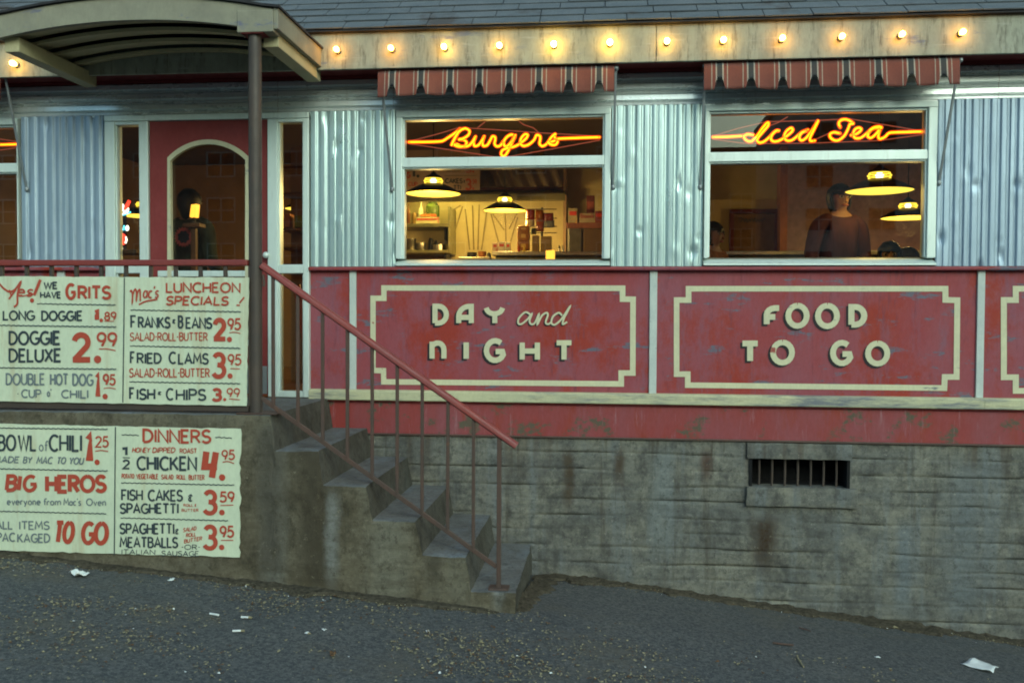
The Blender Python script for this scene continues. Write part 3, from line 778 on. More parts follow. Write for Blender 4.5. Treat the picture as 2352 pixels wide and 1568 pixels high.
def stroke(mb, pts, conv, Y, wpx, sm=0, n0=0, closed=False):
    if sm: pts = [tuple(p) for p in spline([(a, b, 0) for a, b in pts], sm, closed)]
    q = [conv(p[0], p[1], Y) for p in pts]
    sc = (conv(100, 100, Y) - conv(200, 100, Y)).length / 100
    return mb.ribbon([(p.x, p.z) for p in q], wpx * sc, Y - .0003 * n0, .00004, closed)
def dot(mb, c, r, conv, Y, n0=2):
    q = conv(c[0], c[1], Y); sc = (conv(100, 100, Y) - conv(200, 100, Y)).length / 100
    return mb.disc((q.x, q.z), r * sc, Y - .0003 * n0)

# --- painted panels: DAY and NIGHT, FOOD TO GO
cG = lambda x, y, Y: at(809.1 + .312 * x, 583.3 + .312 * y, Y)
cH = lambda x, y, Y: at(1467.6 + .376 * x, 583.3 + .376 * y, Y)
YS, YL, YB = -.003, -.0065, -.003
def panel_words(items, conv, sh, parent):
    for nm, Y, m, dx, dy in (('letter_shadow', YS, 'lettershade', sh[0], sh[1]), ('lettering', YL, 'letter', 0, 0)):
        mb = MB()
        for it in items:
            if it[0] == 'stroke':
                stroke(mb, [(p[0] + dx * .55, p[1] + dy * .55) for p in it[1]], conv, Y, it[2], 5, it[3])
            else:
                k, b, wt = it; text(mb, k, (b[0] + dx, b[1] + dy, b[2] + dx, b[3] + dy), conv, Y, wt, vary=False)
        mb.build(nm, M[m], parent)
DAY = [(['D'], (590, 365, 712, 527), .235), (['a1'], (762, 366, 906, 527), .235), (['y1'], (960, 368, 1132, 527), .235),
       (['n1'], (560, 625, 708, 788), .235), (['I'], (818, 630, 860, 790), .25), (['G'], (968, 618, 1122, 802), .215),
       (['H'], (1232, 632, 1382, 795), .235), (['T'], (1486, 634, 1632, 795), .235),
       ('stroke', [(1318, 450), (1275, 428), (1228, 470), (1222, 508), (1245, 515), (1290, 480), (1322, 440), (1305, 490), (1318, 516), (1345, 505), (1375, 440), (1362, 518), (1395, 455), (1430, 432), (1440, 450), (1424, 500), (1440, 516), (1470, 500)], 13, 0),
       ('stroke', [(1545, 452), (1520, 432), (1478, 460), (1466, 505), (1490, 520), (1530, 490), (1560, 450), (1606, 382), (1560, 470), (1550, 515), (1582, 500)], 13, 3)]
panel_words(DAY, cG, (-15, 15), panels[1])
FOOD = [(['f1'], (750, 305, 866, 446), .25), (['O'], (895, 298, 1042, 456), .215), (['O'], (1076, 298, 1227, 458), .215), (['D'], (1280, 305, 1394, 449), .25),
        (['T'], (615, 528, 743, 670), .25), (['O'], (802, 522, 952, 680), .215), (['G'], (1168, 524, 1300, 684), .215), (['O'], (1382, 528, 1534, 686), .215)]
panel_words(FOOD, cH, (-14, 13), panels[2])
def border(pts, w_, conv, parent):
    mb = MB(); mb2 = MB()
    stroke(mb, pts, conv, YB, w_, closed=True); mb.build('border', M['letter'], parent)
border([(233, 250), (1990, 252), (1990, 332), (2067, 333), (2065, 875), (1980, 875), (1980, 955), (232, 940), (230, 858), (153, 856), (153, 326), (233, 326)], 39, cG, panels[1])
border([(303, 212), (1872, 212), (1872, 280), (1945, 282), (1940, 750), (1868, 750), (1865, 818), (298, 800), (298, 733), (230, 733), (230, 281), (303, 281)], 34, cH, panels[2])
border([(2302, 212), (3300, 212), (3300, 835), (2302, 835), (2302, 752), (2229, 752), (2229, 281), (2302, 281)], 34, cH, panels[3])

# ---------------------------------------------------------------- concrete steps and landing
YN, YFAR = -1.161, -.010
Ks = CAM_D / 7.3
s_x0, s_z0, s_dx, s_dz = -1.956 * Ks, -.9223 * Ks + CAM_Z, .3435 * Ks, -.2317 * Ks
z_land = zat(YN, (300, 947), (560, 953))
steps = thing('concrete_steps', 'worn concrete steps and landing climbing to the red door', 'steps', (s_x0 + .6, -.6, gz(s_x0 + .6, -.6)))
def step_block(x0, x1, z1, name, zb=None, seed=0, y1=YFAR, mat='step', amp=.006):
    zb = zb if zb is not None else min(gz(x0, YN), gz(x1, YFAR)) - .15
    return MB().bm(rough_box(x0, x1, YN, y1, zb, z1, .016, amp, seed)).build(name, [M[mat]], steps, smooth=True, angle=75)
xr = [s_x0 + s_dx * i for i in range(5)]
z_land_top = z_land
def steps_mesh():
    """one casting: side profile extruded across, then roughened"""
    bm = bmesh.new()
    prof = [(s_x0 - s_dx - .0, z_land_top)]
    xl = -5.6
    zs = [s_z0 + s_dz * i for i in range(5)]
    top = [(xl, z_land_top), (s_x0 - s_dx + .01, z_land_top)]
    px_ = s_x0 - s_dx + .01
    for i in range(5):
        lean = .035
        top += [(px_ + lean, zs[i]), (xr[i], zs[i])]; px_ = xr[i]
    zb = gz(xr[4], 0) - .3
    top += [(px_ + .012, zb)]
    # front and back walls as grids under the profile, tops as strips
    def topz(x):
        for i in range(len(top) - 1):
            if top[i][0] <= x <= top[i + 1][0] and top[i + 1][0] > top[i][0]:
                u = (x - top[i][0]) / (top[i + 1][0] - top[i][0]); return top[i][1] + (top[i + 1][1] - top[i][1]) * u
        return zb
    dense = []
    for i in range(len(top) - 1):
        a, b = Vector((*top[i], 0)), Vector((*top[i + 1], 0)); L = (b - a).length; k = max(2, int(L / .028)) if a.x > -3.4 or b.x > -3.4 else 6
        if a.x < -3.4 and b.x > -3.4: k = 60
        for j in range(k): dense.append(a + (b - a) * (j / k))
    dense.append(Vector((*top[-1], 0)))
    ny = 38; mb = MB(); n = len(dense)
    ys_ = [YN + (YFAR - YN) * j / ny for j in range(ny + 1)]
    for j, y in enumerate(ys_):
        for p in dense: mb.v.append((p.x, y, p.y))
    for j in range(ny):
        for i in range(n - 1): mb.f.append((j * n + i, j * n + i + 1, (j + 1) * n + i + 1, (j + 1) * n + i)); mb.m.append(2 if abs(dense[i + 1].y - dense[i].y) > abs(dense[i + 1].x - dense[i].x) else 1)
    # front wall: columns go down from each profile point
    K = 30; b0 = len(mb.v)
    zlow = lambda x: gz(x, YN) - .2
    fx = [p for p in dense[:-1]]
    nf = len(fx)
    for k in range(1, K + 1):
        for p in fx: mb.v.append((p.x, YN, p.y + (min(zlow(p.x), p.y - .01) - p.y) * k / K))
    for i in range(nf - 1):
        mb.f.append((i, i + 1, b0 + i + 1, b0 + i)); mb.m.append(0)
        for k in range(K - 1):
            a = b0 + k * nf + i; mb.f.append((a, a + 1, a + nf + 1, a + nf)); mb.m.append(0)
    # rough it up
    out = []
    for (x, y, z) in mb.v:
        e = .007 * fbm(x * 6, y * 6, z * 6) + .004 * fbm(x * 22, y * 22, z * 22)
        front = max(0, 1 - (y - YN) / .03)
        ex_ = .006 * fbm(x * 5, z * 5, 3) + .007 * fbm(x * 17, z * 14, 4) + .012 * max(0, fbm(x * 2.2, z * 2.2, 7) - .1)
        edge = 0
        tz = topz(x)
        if front > 0 and abs(z - tz) < .02: edge = .007 + .016 * max(0, fbm(x * 9, 2, z * 5))
        out.append((x + e, y + e * .6 + front * (ex_ + edge * .8), z + e * .5 - (edge * .55 if front > 0 else 0)))
    mb.v = out
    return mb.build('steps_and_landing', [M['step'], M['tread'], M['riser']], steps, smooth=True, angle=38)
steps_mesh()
a = at(575, 962, YN)
# stub of rusted iron plate under the post
MB().box(at(548, 952, -1.11).x, at(640, 952, -1.11).x, -1.15, -.98, z_land + .001, z_land + .009, .002).build('iron_plate', M['iron'], steps)

# ---------------------------------------------------------------- stair railing
YR = -1.085
zt_ = lambda px: s_z0 + s_dz * 4
foot = at(1143, 1346, YR)
rail = thing('stair_railing', 'sloping iron stair railing with a red handrail and thin brown balusters', 'railing', (foot.x, YR, s_z0 + s_dz * 4))
pA, pB = at(602, 609, YR), at(1187, 1023, YR)
d_ = (pB - pA).normalized(); up_ = Vector((-d_.z, 0, d_.x))
if up_.z < 0: up_ = -up_
mb = MB(); prof = [(-.026, -.016), (-.026, .004), (-.020, .016), (0, .021), (.020, .016), (.026, .004), (.026, -.016), (.012, -.024), (-.012, -.024)]
vs = []
for p in (pA, pB):
    for a, b in prof: vs.append(p + Vector((0, 1, 0)) * a + up_ * b)
n = len(prof); mb.add(vs, [tuple(range(n)), tuple(range(2 * n - 1, n - 1, -1))] + [(i, i + n, (i + 1) % n + n, (i + 1) % n) for i in range(n)])
mb.build('handrail', M['red_rail'], rail, smooth=True, angle=50)
qA, qB = at(600, 913, YR), at(1141, 1301, YR)
MB().bar(qA, qB, .028, .012).build('bottom_rail', M['iron'], rail)
def on(p, q, px):
    # point of segment p-q seen at photo column px
    lo, hi = 0.0, 1.0
    for _ in range(40):
        m_ = (lo + hi) / 2; P = p + (q - p) * m_
        rel = P - Vector((0, -CAM_D, CAM_Z)); X = rel.dot(CR) / rel.dot(_f) * FPX + PW / 2
        if X < px: lo = m_
        else: hi = m_
    return P
for px in (627, 684, 741, 798, 855, 912.5, 970, 1029, 1088):
    hi = on(pA, pB, px); lo = on(qA, qB, px)
    MB().bar((hi.x, YR, hi.z - .018), (hi.x, YR, lo.z), .0195, .0195, .003).build('baluster', M['iron'], rail)
hi = on(pA, pB, 1147); zf = s_z0 + s_dz * 4
MB().bar((hi.x, YR, hi.z - .018), (hi.x, YR, zf - .005), .026, .026, .003).build('end_post', M['iron'], rail)
MB().box(hi.x - .058, hi.x + .062, YR - .045, YR + .045, zf - .006, zf + .012, .004).build('foot_plate', M['iron'], rail)
mb = MB(); b = at(604, 650, YR); mb.tube([(b.x, YR, b.z + .05), (b.x + .008, YR, b.z), (b.x + .002, YR, b.z - .02)], .009, 8); mb.build('bracket', M['iron'], rail, smooth=True)

# landing railing
YR2 = -1.10
lr = thing('landing_railing', 'level landing railing with a red handrail above the upper menu board', 'railing', (at(300, 945, YR2).x, YR2, z_land))
a, b = at(-160, 602, YR2), at(571, 606, YR2)
zr = (a.z + b.z) / 2
MB().box(-5.6, b.x, YR2 - .026, YR2 + .026, zr - .019, zr + .019, .010, 3).build('handrail', M['red_rail'], lr)
zb_ = zat(YR2, (300, 936))
MB().box(-5.6, b.x, YR2 - .014, YR2 + .014, zb_ - .012, zb_ + .028, .003).build('bottom_rail', M['post'], lr)
for k in range(-7, 10):
    x = at(62 + 57 * k, 640, YR2).x
    if x < -5.5: continue
    MB().bar((x, YR2, zr - .018), (x, YR2, zb_ + .02), .022, .022, .003).build('baluster', M['post'], lr)

# ---------------------------------------------------------------- entrance canopy on its post
YC = -1.13
cxr = xat(YC, (627, 50)); x_l = xat(YC, (-6, 60))
can = thing('entrance_canopy', 'cream wooden porch canopy with an arched front over the red door', 'canopy', (at(586, 945, -1.10).x, -1.08, z_land))
def carc(px):
    # lower edge of the arched front board
    pts = [(-30, 112), (40, 95), (168, 53), (225, 47), (300, 46), (420, 55), (546, 69), (632, 73)]
    for (x0, y0), (x1, y1) in zip(pts, pts[1:]):
        if x0 <= px <= x1: return y0 + (y1 - y0) * (px - x0) / (x1 - x0)
    return pts[-1][1]
mid = at(300, 46, YC); endr = at(550, 70, YC); zpk = mid.z; xc_ = (x_l + cxr) / 2 - .02
hwid = cxr - xc_; drop = zpk - zat(YC, (600, 74))
def arcz(x, pk=None):
    u = (x - xc_) / hwid; return (zpk if pk is None else pk) - drop * (abs(u) ** 2.0)
NP = 28; xsC = [x_l + (cxr - x_l) * i / NP for i in range(NP + 1)]
th = .135
mb = MB(); poly = [(x, arcz(x)) for x in xsC] + [(x, arcz(x) + th + .03 * (1 - abs((x - xc_) / hwid))) for x in reversed(xsC)]
vs = []; K = NP + 1
for y in (YC, YC + .035):
    for x in xsC: vs += [(x, y, arcz(x)), (x, y, arcz(x) + th)]
fs = []
for i in range(NP):
    for o in (0, 2 * K): fs.append((o + 2 * i, o + 2 * i + 2, o + 2 * i + 3, o + 2 * i + 1))
    fs.append((2 * i, 2 * i + 2, 2 * K + 2 * i + 2, 2 * K + 2 * i)); fs.append((2 * i + 1, 2 * i + 3, 2 * K + 2 * i + 3, 2 * K + 2 * i + 1))
fs += [(0, 1, 2 * K + 1, 2 * K), (2 * NP, 2 * NP + 1, 2 * K + 2 * NP + 1, 2 * K + 2 * NP)]
mb.add(vs, fs); mb.build('front_board', M['canopy_edge'], can)
# square end block that sits on the post
a, b = at(546, 74, YC), at(621, 74, YC)
MB().box(a.x, cxr + .004, YC - .012, YC + .10, a.z - .006, a.z + .125, .006).build('end_block', M['canopy_edge'], can)
yW = FY - .002
zl = arcz(cxr) + .012; dzs = (zat(-.32, (741, 126)) - (arcz(cxr) + th))
MB().box(cxr + .001, cxr + .032, YC + .0, yW, zl + .005, zl + .132, .004).build('side_board', M['canopy_edge'], can)
MB().box(x_l - .032, x_l - .001, YC + .0, yW, zl + .005, zl + .132, .004).build('side_board', M['canopy_edge'], can)
MB().box(cxr - .10, cxr - .004, YC + .1, yW + .10, zl - .072, zl + .02, .006).build('beam', M['canopy'], can)
MB().box(x_l + .004, x_l + .10, YC + .06, yW + .10, zl - .072, zl + .02, .006).build('beam', M['canopy'], can)
# lapped curved boards of the ceiling
nb = 5; yy = [YC + .035 + (0.02 - (YC + .035)) * k / nb for k in range(nb + 1)]
for k in range(nb):
    mb = MB(); vs = []; fs = []
    off0, off1 = .045 - .000 * k, .060
    for i, x in enumerate(xsC):
        for y, o in ((yy[k], off0 - .028), (yy[k + 1], off0 + .018), (yy[k + 1], off0 + .04), (yy[k], off0 - .006)):
            vs.append((x, min(y, yW + .2), arcz(x) + o))
    for i in range(NP):
        for j in range(4): fs.append((4 * i + j, 4 * i + (j + 1) % 4, 4 * i + 4 + (j + 1) % 4, 4 * i + 4 + j))
    fs += [(0, 1, 2, 3), (4 * NP, 4 * NP + 1, 4 * NP + 2, 4 * NP + 3)]
    mb.add(vs, fs); mb.build('ceiling_board', M['canopy'], can, smooth=True, angle=30)
mb = MB(); vs = []; fs = []
for i, x in enumerate([x_l - .045] + xsC[1:-1] + [cxr + .045]):
    z = arcz(max(x_l, min(cxr, x))) + th + .004
    for y, o in ((YC - .02, 0), (yW + .004, 0), (yW + .004, .014), (YC - .02, .014)): vs.append((x, y, z + o))
for i in range(NP):
    for j in range(4): fs.append((4 * i + j, 4 * i + (j + 1) % 4, 4 * i + 4 + (j + 1) % 4, 4 * i + 4 + j))
fs += [(0, 1, 2, 3), (4 * NP, 4 * NP + 1, 4 * NP + 2, 4 * NP + 3)]
mb.add(vs, fs); mb.build('roof', M['shingle_edge'], can)
pz = at(586, 84, -1.08)
px0 = at(586.5, 500, -1.08).x
MB().tube([(px0 + .001, -1.08, z_land + .006), (px0, -1.08, (z_land + pz.z) / 2), (px0, -1.08, pz.z + .01)], .0395, 20).build('post', M['post'], can, smooth=True, angle=60)
MB().box(px0 - .065, px0 + .075, -1.135, -1.02, pz.z + .005, a.z - .008, .003).build('post_cap', M['soffit'], can)

# ---------------------------------------------------------------- striped awnings
def awning(pxl, pxr, yt_l, yt_r, yb_l, yb_r, n, label, arms):
    Y = -.275
    x0, x1 = at(pxl, yt_l, Y).x, at(pxr, yt_r, Y).x
    ztop = zat(Y, (pxl, yt_l), (pxr, yt_r)); zbot = zat(Y, (pxl, yb_l), (pxr, yb_r))
    t_ = thing('awning', label, 'awning', ((x0 + x1) / 2, Y, zbot), 'striped awnings over the windows')
    pitch = (x1 - x0) / n; mat = awning_mat(x0, pitch); H = ztop - zbot; mb = MB(); NX = n * 48
    rr = random.Random(n + int(pxl)); top = []
    def low(x):
        u = ((x - x0) / pitch) % 1.0; d = abs(u - .5); k = int((x - x0) / pitch)
        hgt = .40 + .04 * math.sin(k * 2.1 + pxl)
        wv = .004 * math.sin(x * 9) + .006 * fbm(x * 4, 3, 1)
        if d < .165: return zbot + wv + H * hgt * (1 - (d / .165) ** 3.0)
        return zbot + wv
    NZ = 9
    for i in range(NX + 1):
        x = x0 + (x1 - x0) * i / NX; zl_ = low(min(x, x1 - 1e-5))
        for j in range(NZ + 1):
            z = ztop + (zl_ - ztop) * j / NZ; dd = ztop - z
            fold = .010 * math.sin((x - x0) / pitch * 2 * math.pi + 1.2) * (dd / H) + .008 * fbm(x * 3.5, z * 3, 6) * (dd / H) - .02 * (dd / H)
            y = Y + fold
            if j == 0: y = Y + .012
            mb.v.append((x, y, z))
    for i in range(NX):
        for j in range(NZ):
            a = i * (NZ + 1) + j; mb.f.append((a, a + 1, a + NZ + 2, a + NZ + 1)); mb.m.append(0)
    o = mb.build('valance', mat, t_, smooth=True)
    so_ = o.modifiers.new('thick', 'SOLIDIFY'); so_.thickness = .004; so_.offset = 1
    mb = MB(); mb.prism([(Y + .012, ztop + .001), (Y + .004, ztop + .006), (-.035, ztop + .012), (-.035, ztop + .004)], x0 + .003, x1 - .003, 'x'); mb.build('canvas_top', mat, t_)
    mb = MB(); mb.tube([(x0 - .004, Y + .022, ztop - .012), (x1 + .012, Y + .022, ztop - .012)], .012, 10); mb.ball((x1 + .014, Y + .022, ztop - .012), .017); mb.build('front_bar', M['kick'], t_, smooth=True)
    for (ax, ay, bx_, by_), xe in zip(arms, (x0 + .012, x1 + .010)):
        w_ = at(bx_, by_, -.03)
        mb = MB(); mb.bar((xe, Y + .03, ztop - .015), (w_.x, -.034, w_.z), .017, .012, .003); mb.ball((w_.x, -.034, w_.z), .016, .014, .022)
        mb.build('arm', M['kick'], t_)
    return t_
awning(868, 1411, 163, 152, 226, 210, 8, 'red striped awning with scalloped valance above the Burgers neon sign', [(885, 222, 901, 435), (1411, 160, 1408, 430)])
awning(1617, 2204, 146, 131, 209, 196, 8, 'red striped awning with scalloped valance above the Iced Tea neon sign', [(1620, 200, 1608, 430), (2192, 190, 2156, 420)])
awning(-560, 2, 176, 172, 240, 236, 8, 'red striped awning at the left edge, only its bent arm showing', [(-540, 222, -530, 445), (2, 180, 62, 435)])

# ---------------------------------------------------------------- bulbs along the fascia
M['bulb'] = glow('bulb_glass', (1.0, .50, .075), 52)
M['bulb_weak'] = glow('bulb_glass_weak', (1.0, .42, .05), 40); M['bulb_strong'] = glow('bulb_glass_strong', (1.0, .56, .09), 78)
M['socket'] = plain('bulb_socket', (.20, .17, .12), .5)
def bulb(px, py, label, bm_='bulb'):
    c = at(px, py, FY - .050)
    t_ = thing('marquee_bulb', label, 'light bulb', (c.x, FY, c.z), 'bare bulbs along the cream fascia')
    mb = MB(); mb.tube([(0, -.001, 0), (0, -.022, 0)], [.020, .015], 14); mb.build('socket', M['socket'], t_, smooth=True, local=True, angle=50)
    mb = MB(); mb.tube([(0, -.022, 0), (0, -.030, 0), (0, -.048, 0), (0, -.063, 0), (0, -.073, 0), (0, -.079, 0)], [.010, .0125, .018, .0185, .013, .004], 14); mb.build('bulb', M[bm_], t_, smooth=True, local=True)
    return t_
ORD = ['first', 'second', 'third', 'fourth', 'fifth', 'sixth', 'seventh', 'eighth', 'ninth', 'tenth', 'eleventh', 'twelfth', 'thirteenth']
BP = [(773, 114), (898, 111), (1020, 108), (1147, 105), (1272, 102), (1401, 98), (1532, 95), (1662, 92), (1797, 88), (1934, 84), (2072, 79), (2211, 74)]
for i, (a, b) in enumerate(BP):
    bulb(a, b, 'glowing bare bulb on the cream fascia, %s to the right of the canopy' % ORD[i], ('bulb_weak', 'bulb_weak', 'bulb', 'bulb', 'bulb_strong', 'bulb_strong', 'bulb', 'bulb', 'bulb_weak', 'bulb_weak', 'bulb_weak', 'bulb_weak')[i])
bulb(30, 146, 'glowing bare bulb on the cream fascia left of the canopy beam')

# ---------------------------------------------------------------- neon words in the windows
M['neon_core'] = glow('neon_core', (1.0, .23, .003), 11.0)
M['neon_gas'] = gas('neon_gas', (1.0, .075, .006), 1.5, .50)
M['unlit_tube_glow'] = gas('unlit_tube_glow', (1.0, .20, .10), .38, .75)  # unlit outline tubes; glow caught from the script put in as faint emission
def neon(name, label, conv, words, frame, Y=.075):
    pts0 = conv(*words[0][0], Y)
    t_ = thing('neon_sign', label, 'neon sign', (conv(1150, 330, Y).x, Y, conv(1150, 500, Y).z), 'neon words in the windows')
    def sw(r, mat, nm, dy):
        mb = MB()
        for k, w_ in enumerate(words):
            P = spline([conv(x, y, Y) + Vector((0, 0, 0)) for x, y in w_], 6)
            P = [p + Vector((0, dy + .012 * math.sin(i * .22 + k), 0)) for i, p in enumerate(P)]
            mb.tube(P, r, 8); mb.ball(P[0], r, n=8); mb.ball(P[-1], r, n=8)
        return mb.build(nm, mat, t_, smooth=True)
    sw(.0066, M['neon_core'], 'tube', 0); sw(.0145, M['neon_gas'], 'glass_tube', 0)
    mb = MB()
    for fr in frame:
        mb.tube([conv(x, y, Y) + Vector((0, .02, 0)) for x, y in fr], .0036, 6)
    mb.build('diamond_outline', M['unlit_tube_glow'], t_, smooth=True)
    return t_
cB = lambda x, y, Y: at(912.6 + .208 * x, 254 + .208 * y, Y)
neon('n', 'red neon script reading Burgers inside a thin diamond outline', cB, [
    [(128, 348), (300, 344), (470, 340), (520, 330), (580, 292), (640, 245), (690, 200)],
    [(690, 200), (650, 280), (600, 385), (625, 330), (680, 235), (745, 195), (795, 225), (785, 275), (735, 310), (680, 320), (735, 325), (765, 355), (745, 395), (680, 402), (625, 375), (660, 370), (720, 400), (790, 392), (835, 340), (862, 285), (842, 345), (852, 392), (895, 388), (935, 330), (958, 278), (940, 345), (950, 392), (995, 385), (1030, 320), (1045, 285), (1075, 290), (1085, 320), (1075, 370), (1100, 395), (1140, 380), (1165, 345)],
    [(1295, 300), (1270, 268), (1220, 290), (1178, 340), (1180, 385), (1215, 390), (1265, 340), (1305, 275), (1270, 350), (1215, 455), (1180, 500), (1150, 490), (1160, 445), (1215, 415), (1290, 395), (1360, 360), (1425, 310), (1440, 272), (1405, 262), (1365, 305), (1360, 365), (1395, 395), (1455, 375), (1510, 320), (1535, 270), (1575, 285), (1580, 320), (1570, 365), (1600, 390), (1650, 365), (1700, 300), (1745, 262), (1735, 290), (1768, 335), (1745, 378), (1695, 378), (1665, 350), (1700, 345), (1760, 318)],
    [(1760, 312), (1950, 308), (2232, 298)]],
    [[(125, 335), (400, 265), (680, 182), (1100, 208), (1560, 240), (2235, 278)], [(125, 362), (580, 430), (1150, 518), (1700, 420), (2235, 322)], [(880, 186), (970, 118)], [(1560, 240), (1500, 185), (1390, 150), (1340, 112)]])
cI = lambda x, y, Y: at(1618.2 + .224 * x, 244.6 + .224 * y, Y)
neon('n', 'red neon script reading Iced Tea inside a thin diamond outline', cI, [
    [(88, 315), (250, 308), (400, 300)],
    [(502, 290), (445, 284), (403, 310), (425, 350), (480, 358), (540, 300), (600, 215), (645, 168), (650, 200), (600, 260), (545, 330), (560, 370), (605, 365), (660, 320), (720, 258), (765, 248), (735, 250), (690, 295), (680, 335), (715, 358), (775, 345), (850, 300), (900, 250), (885, 222), (840, 255), (820, 310), (840, 352), (890, 350), (945, 310), (1000, 262), (1060, 240)],
    [(1060, 245), (1000, 270), (968, 320), (990, 350), (1040, 325), (1100, 250), (1163, 148), (1120, 240), (1085, 315), (1090, 350), (1132, 350)],
    [(1392, 215), (1372, 175), (1405, 140), (1470, 135), (1530, 172), (1490, 185), (1465, 240), (1425, 310), (1365, 348), (1305, 328), (1283, 290), (1320, 270), (1390, 278)],
    [(1500, 298), (1555, 285), (1608, 240), (1590, 215), (1545, 235), (1520, 285), (1540, 325), (1600, 322), (1660, 280), (1720, 225), (1780, 210), (1810, 222), (1740, 225), (1690, 265), (1672, 310), (1705, 325), (1765, 275), (1812, 218), (1785, 290), (1790, 335), (1840, 320), (1890, 275), (1940, 264), (2080, 262), (2228, 262)]],
    [[(85, 300), (350, 220), (640, 152), (1100, 140), (1500, 122), (1900, 190), (2232, 246)], [(85, 332), (450, 378), (1100, 372), (1800, 345), (2232, 285)], [(1140, 335), (1285, 270)], [(640, 205), (760, 160), (860, 100)]])
cL = lambda x, y, Y: at(x, y, Y)
neon('n', 'orange neon tip in the window at the left edge', cL, [[(-330, 338), (-100, 334), (44, 331)]], [[(44, 326), (-120, 300), (-300, 326)], [(44, 337), (-120, 360), (-300, 342)]])

# ---------------------------------------------------------------- painted menu boards
cU = lambda x, y, Y: at(.27001 * x, 564.5 + .27001 * y, Y)
cV = lambda x, y, Y: at(.27001 * x, 940.8 + .27001 * y, Y)
def board(conv, quad, Y, seed, torn):
    """quad: corners tl, tr, br, bl; the edge is chipped where torn says"""
    rr = random.Random(seed); P = []
    n = [46, 26, 46, 20]
    for s in range(4):
        a, b = quad[s], quad[(s + 1) % 4]
        for k in range(n[s]):
            u = k / n[s]; j = rr.gauss(0, torn[s]) if 0 < k < n[s] else 0
            x, y = a[0] + (b[0] - a[0]) * u, a[1] + (b[1] - a[1]) * u
            if s % 2: x += j
            else: y += j
            q = conv(x, y, Y); P.append((q.x, q.z))
    return MB().prism(P, Y, Y + .007, 'y')
def wavy(mb, a, b, conv, Y, w_=7):
    n = int(abs(b[0] - a[0]) / 9); pts = []
    for k in range(n + 1):
        u = k / n; pts.append((a[0] + (b[0] - a[0]) * u, a[1] + (b[1] - a[1]) * u + 2.8 * math.sin(k * 1.35)))
    stroke(mb, pts, conv, Y, w_)
def menu(name, label, conv, quad, Y, T, rules, strokes, dots, seed, torn, base):
    t_ = thing(name, label, 'sign', base, 'hand painted menu boards')
    board(conv, quad, Y, seed, torn).build('board', M['white'], t_)
    for key, nm in (('r', 'sign_red'), ('d', 'sign_dark'), ('p', 'sign_pale')):
        mb = MB()
        for it in T:
            if it[0] != key: continue
            kw = dict(zip(('wt', 'slant', 'rise'), it[3:])); text(mb, it[1], it[2], conv, Y - .004, **kw)
        if key == 'd':
            for a, b in rules: wavy(mb, a, b, conv, Y - .0035)
        for c_, pts, w_, sm in strokes:
            if c_ == key: stroke(mb, pts, conv, Y - .004, w_, sm, 1)
        for c_, ctr_, r_ in dots:
            if c_ == key: dot(mb, ctr_, r_, conv, Y - .004)
        if mb.v: mb.build('lettering', M[nm], t_)
    return t_
YU, YD = -1.13, YN - .012
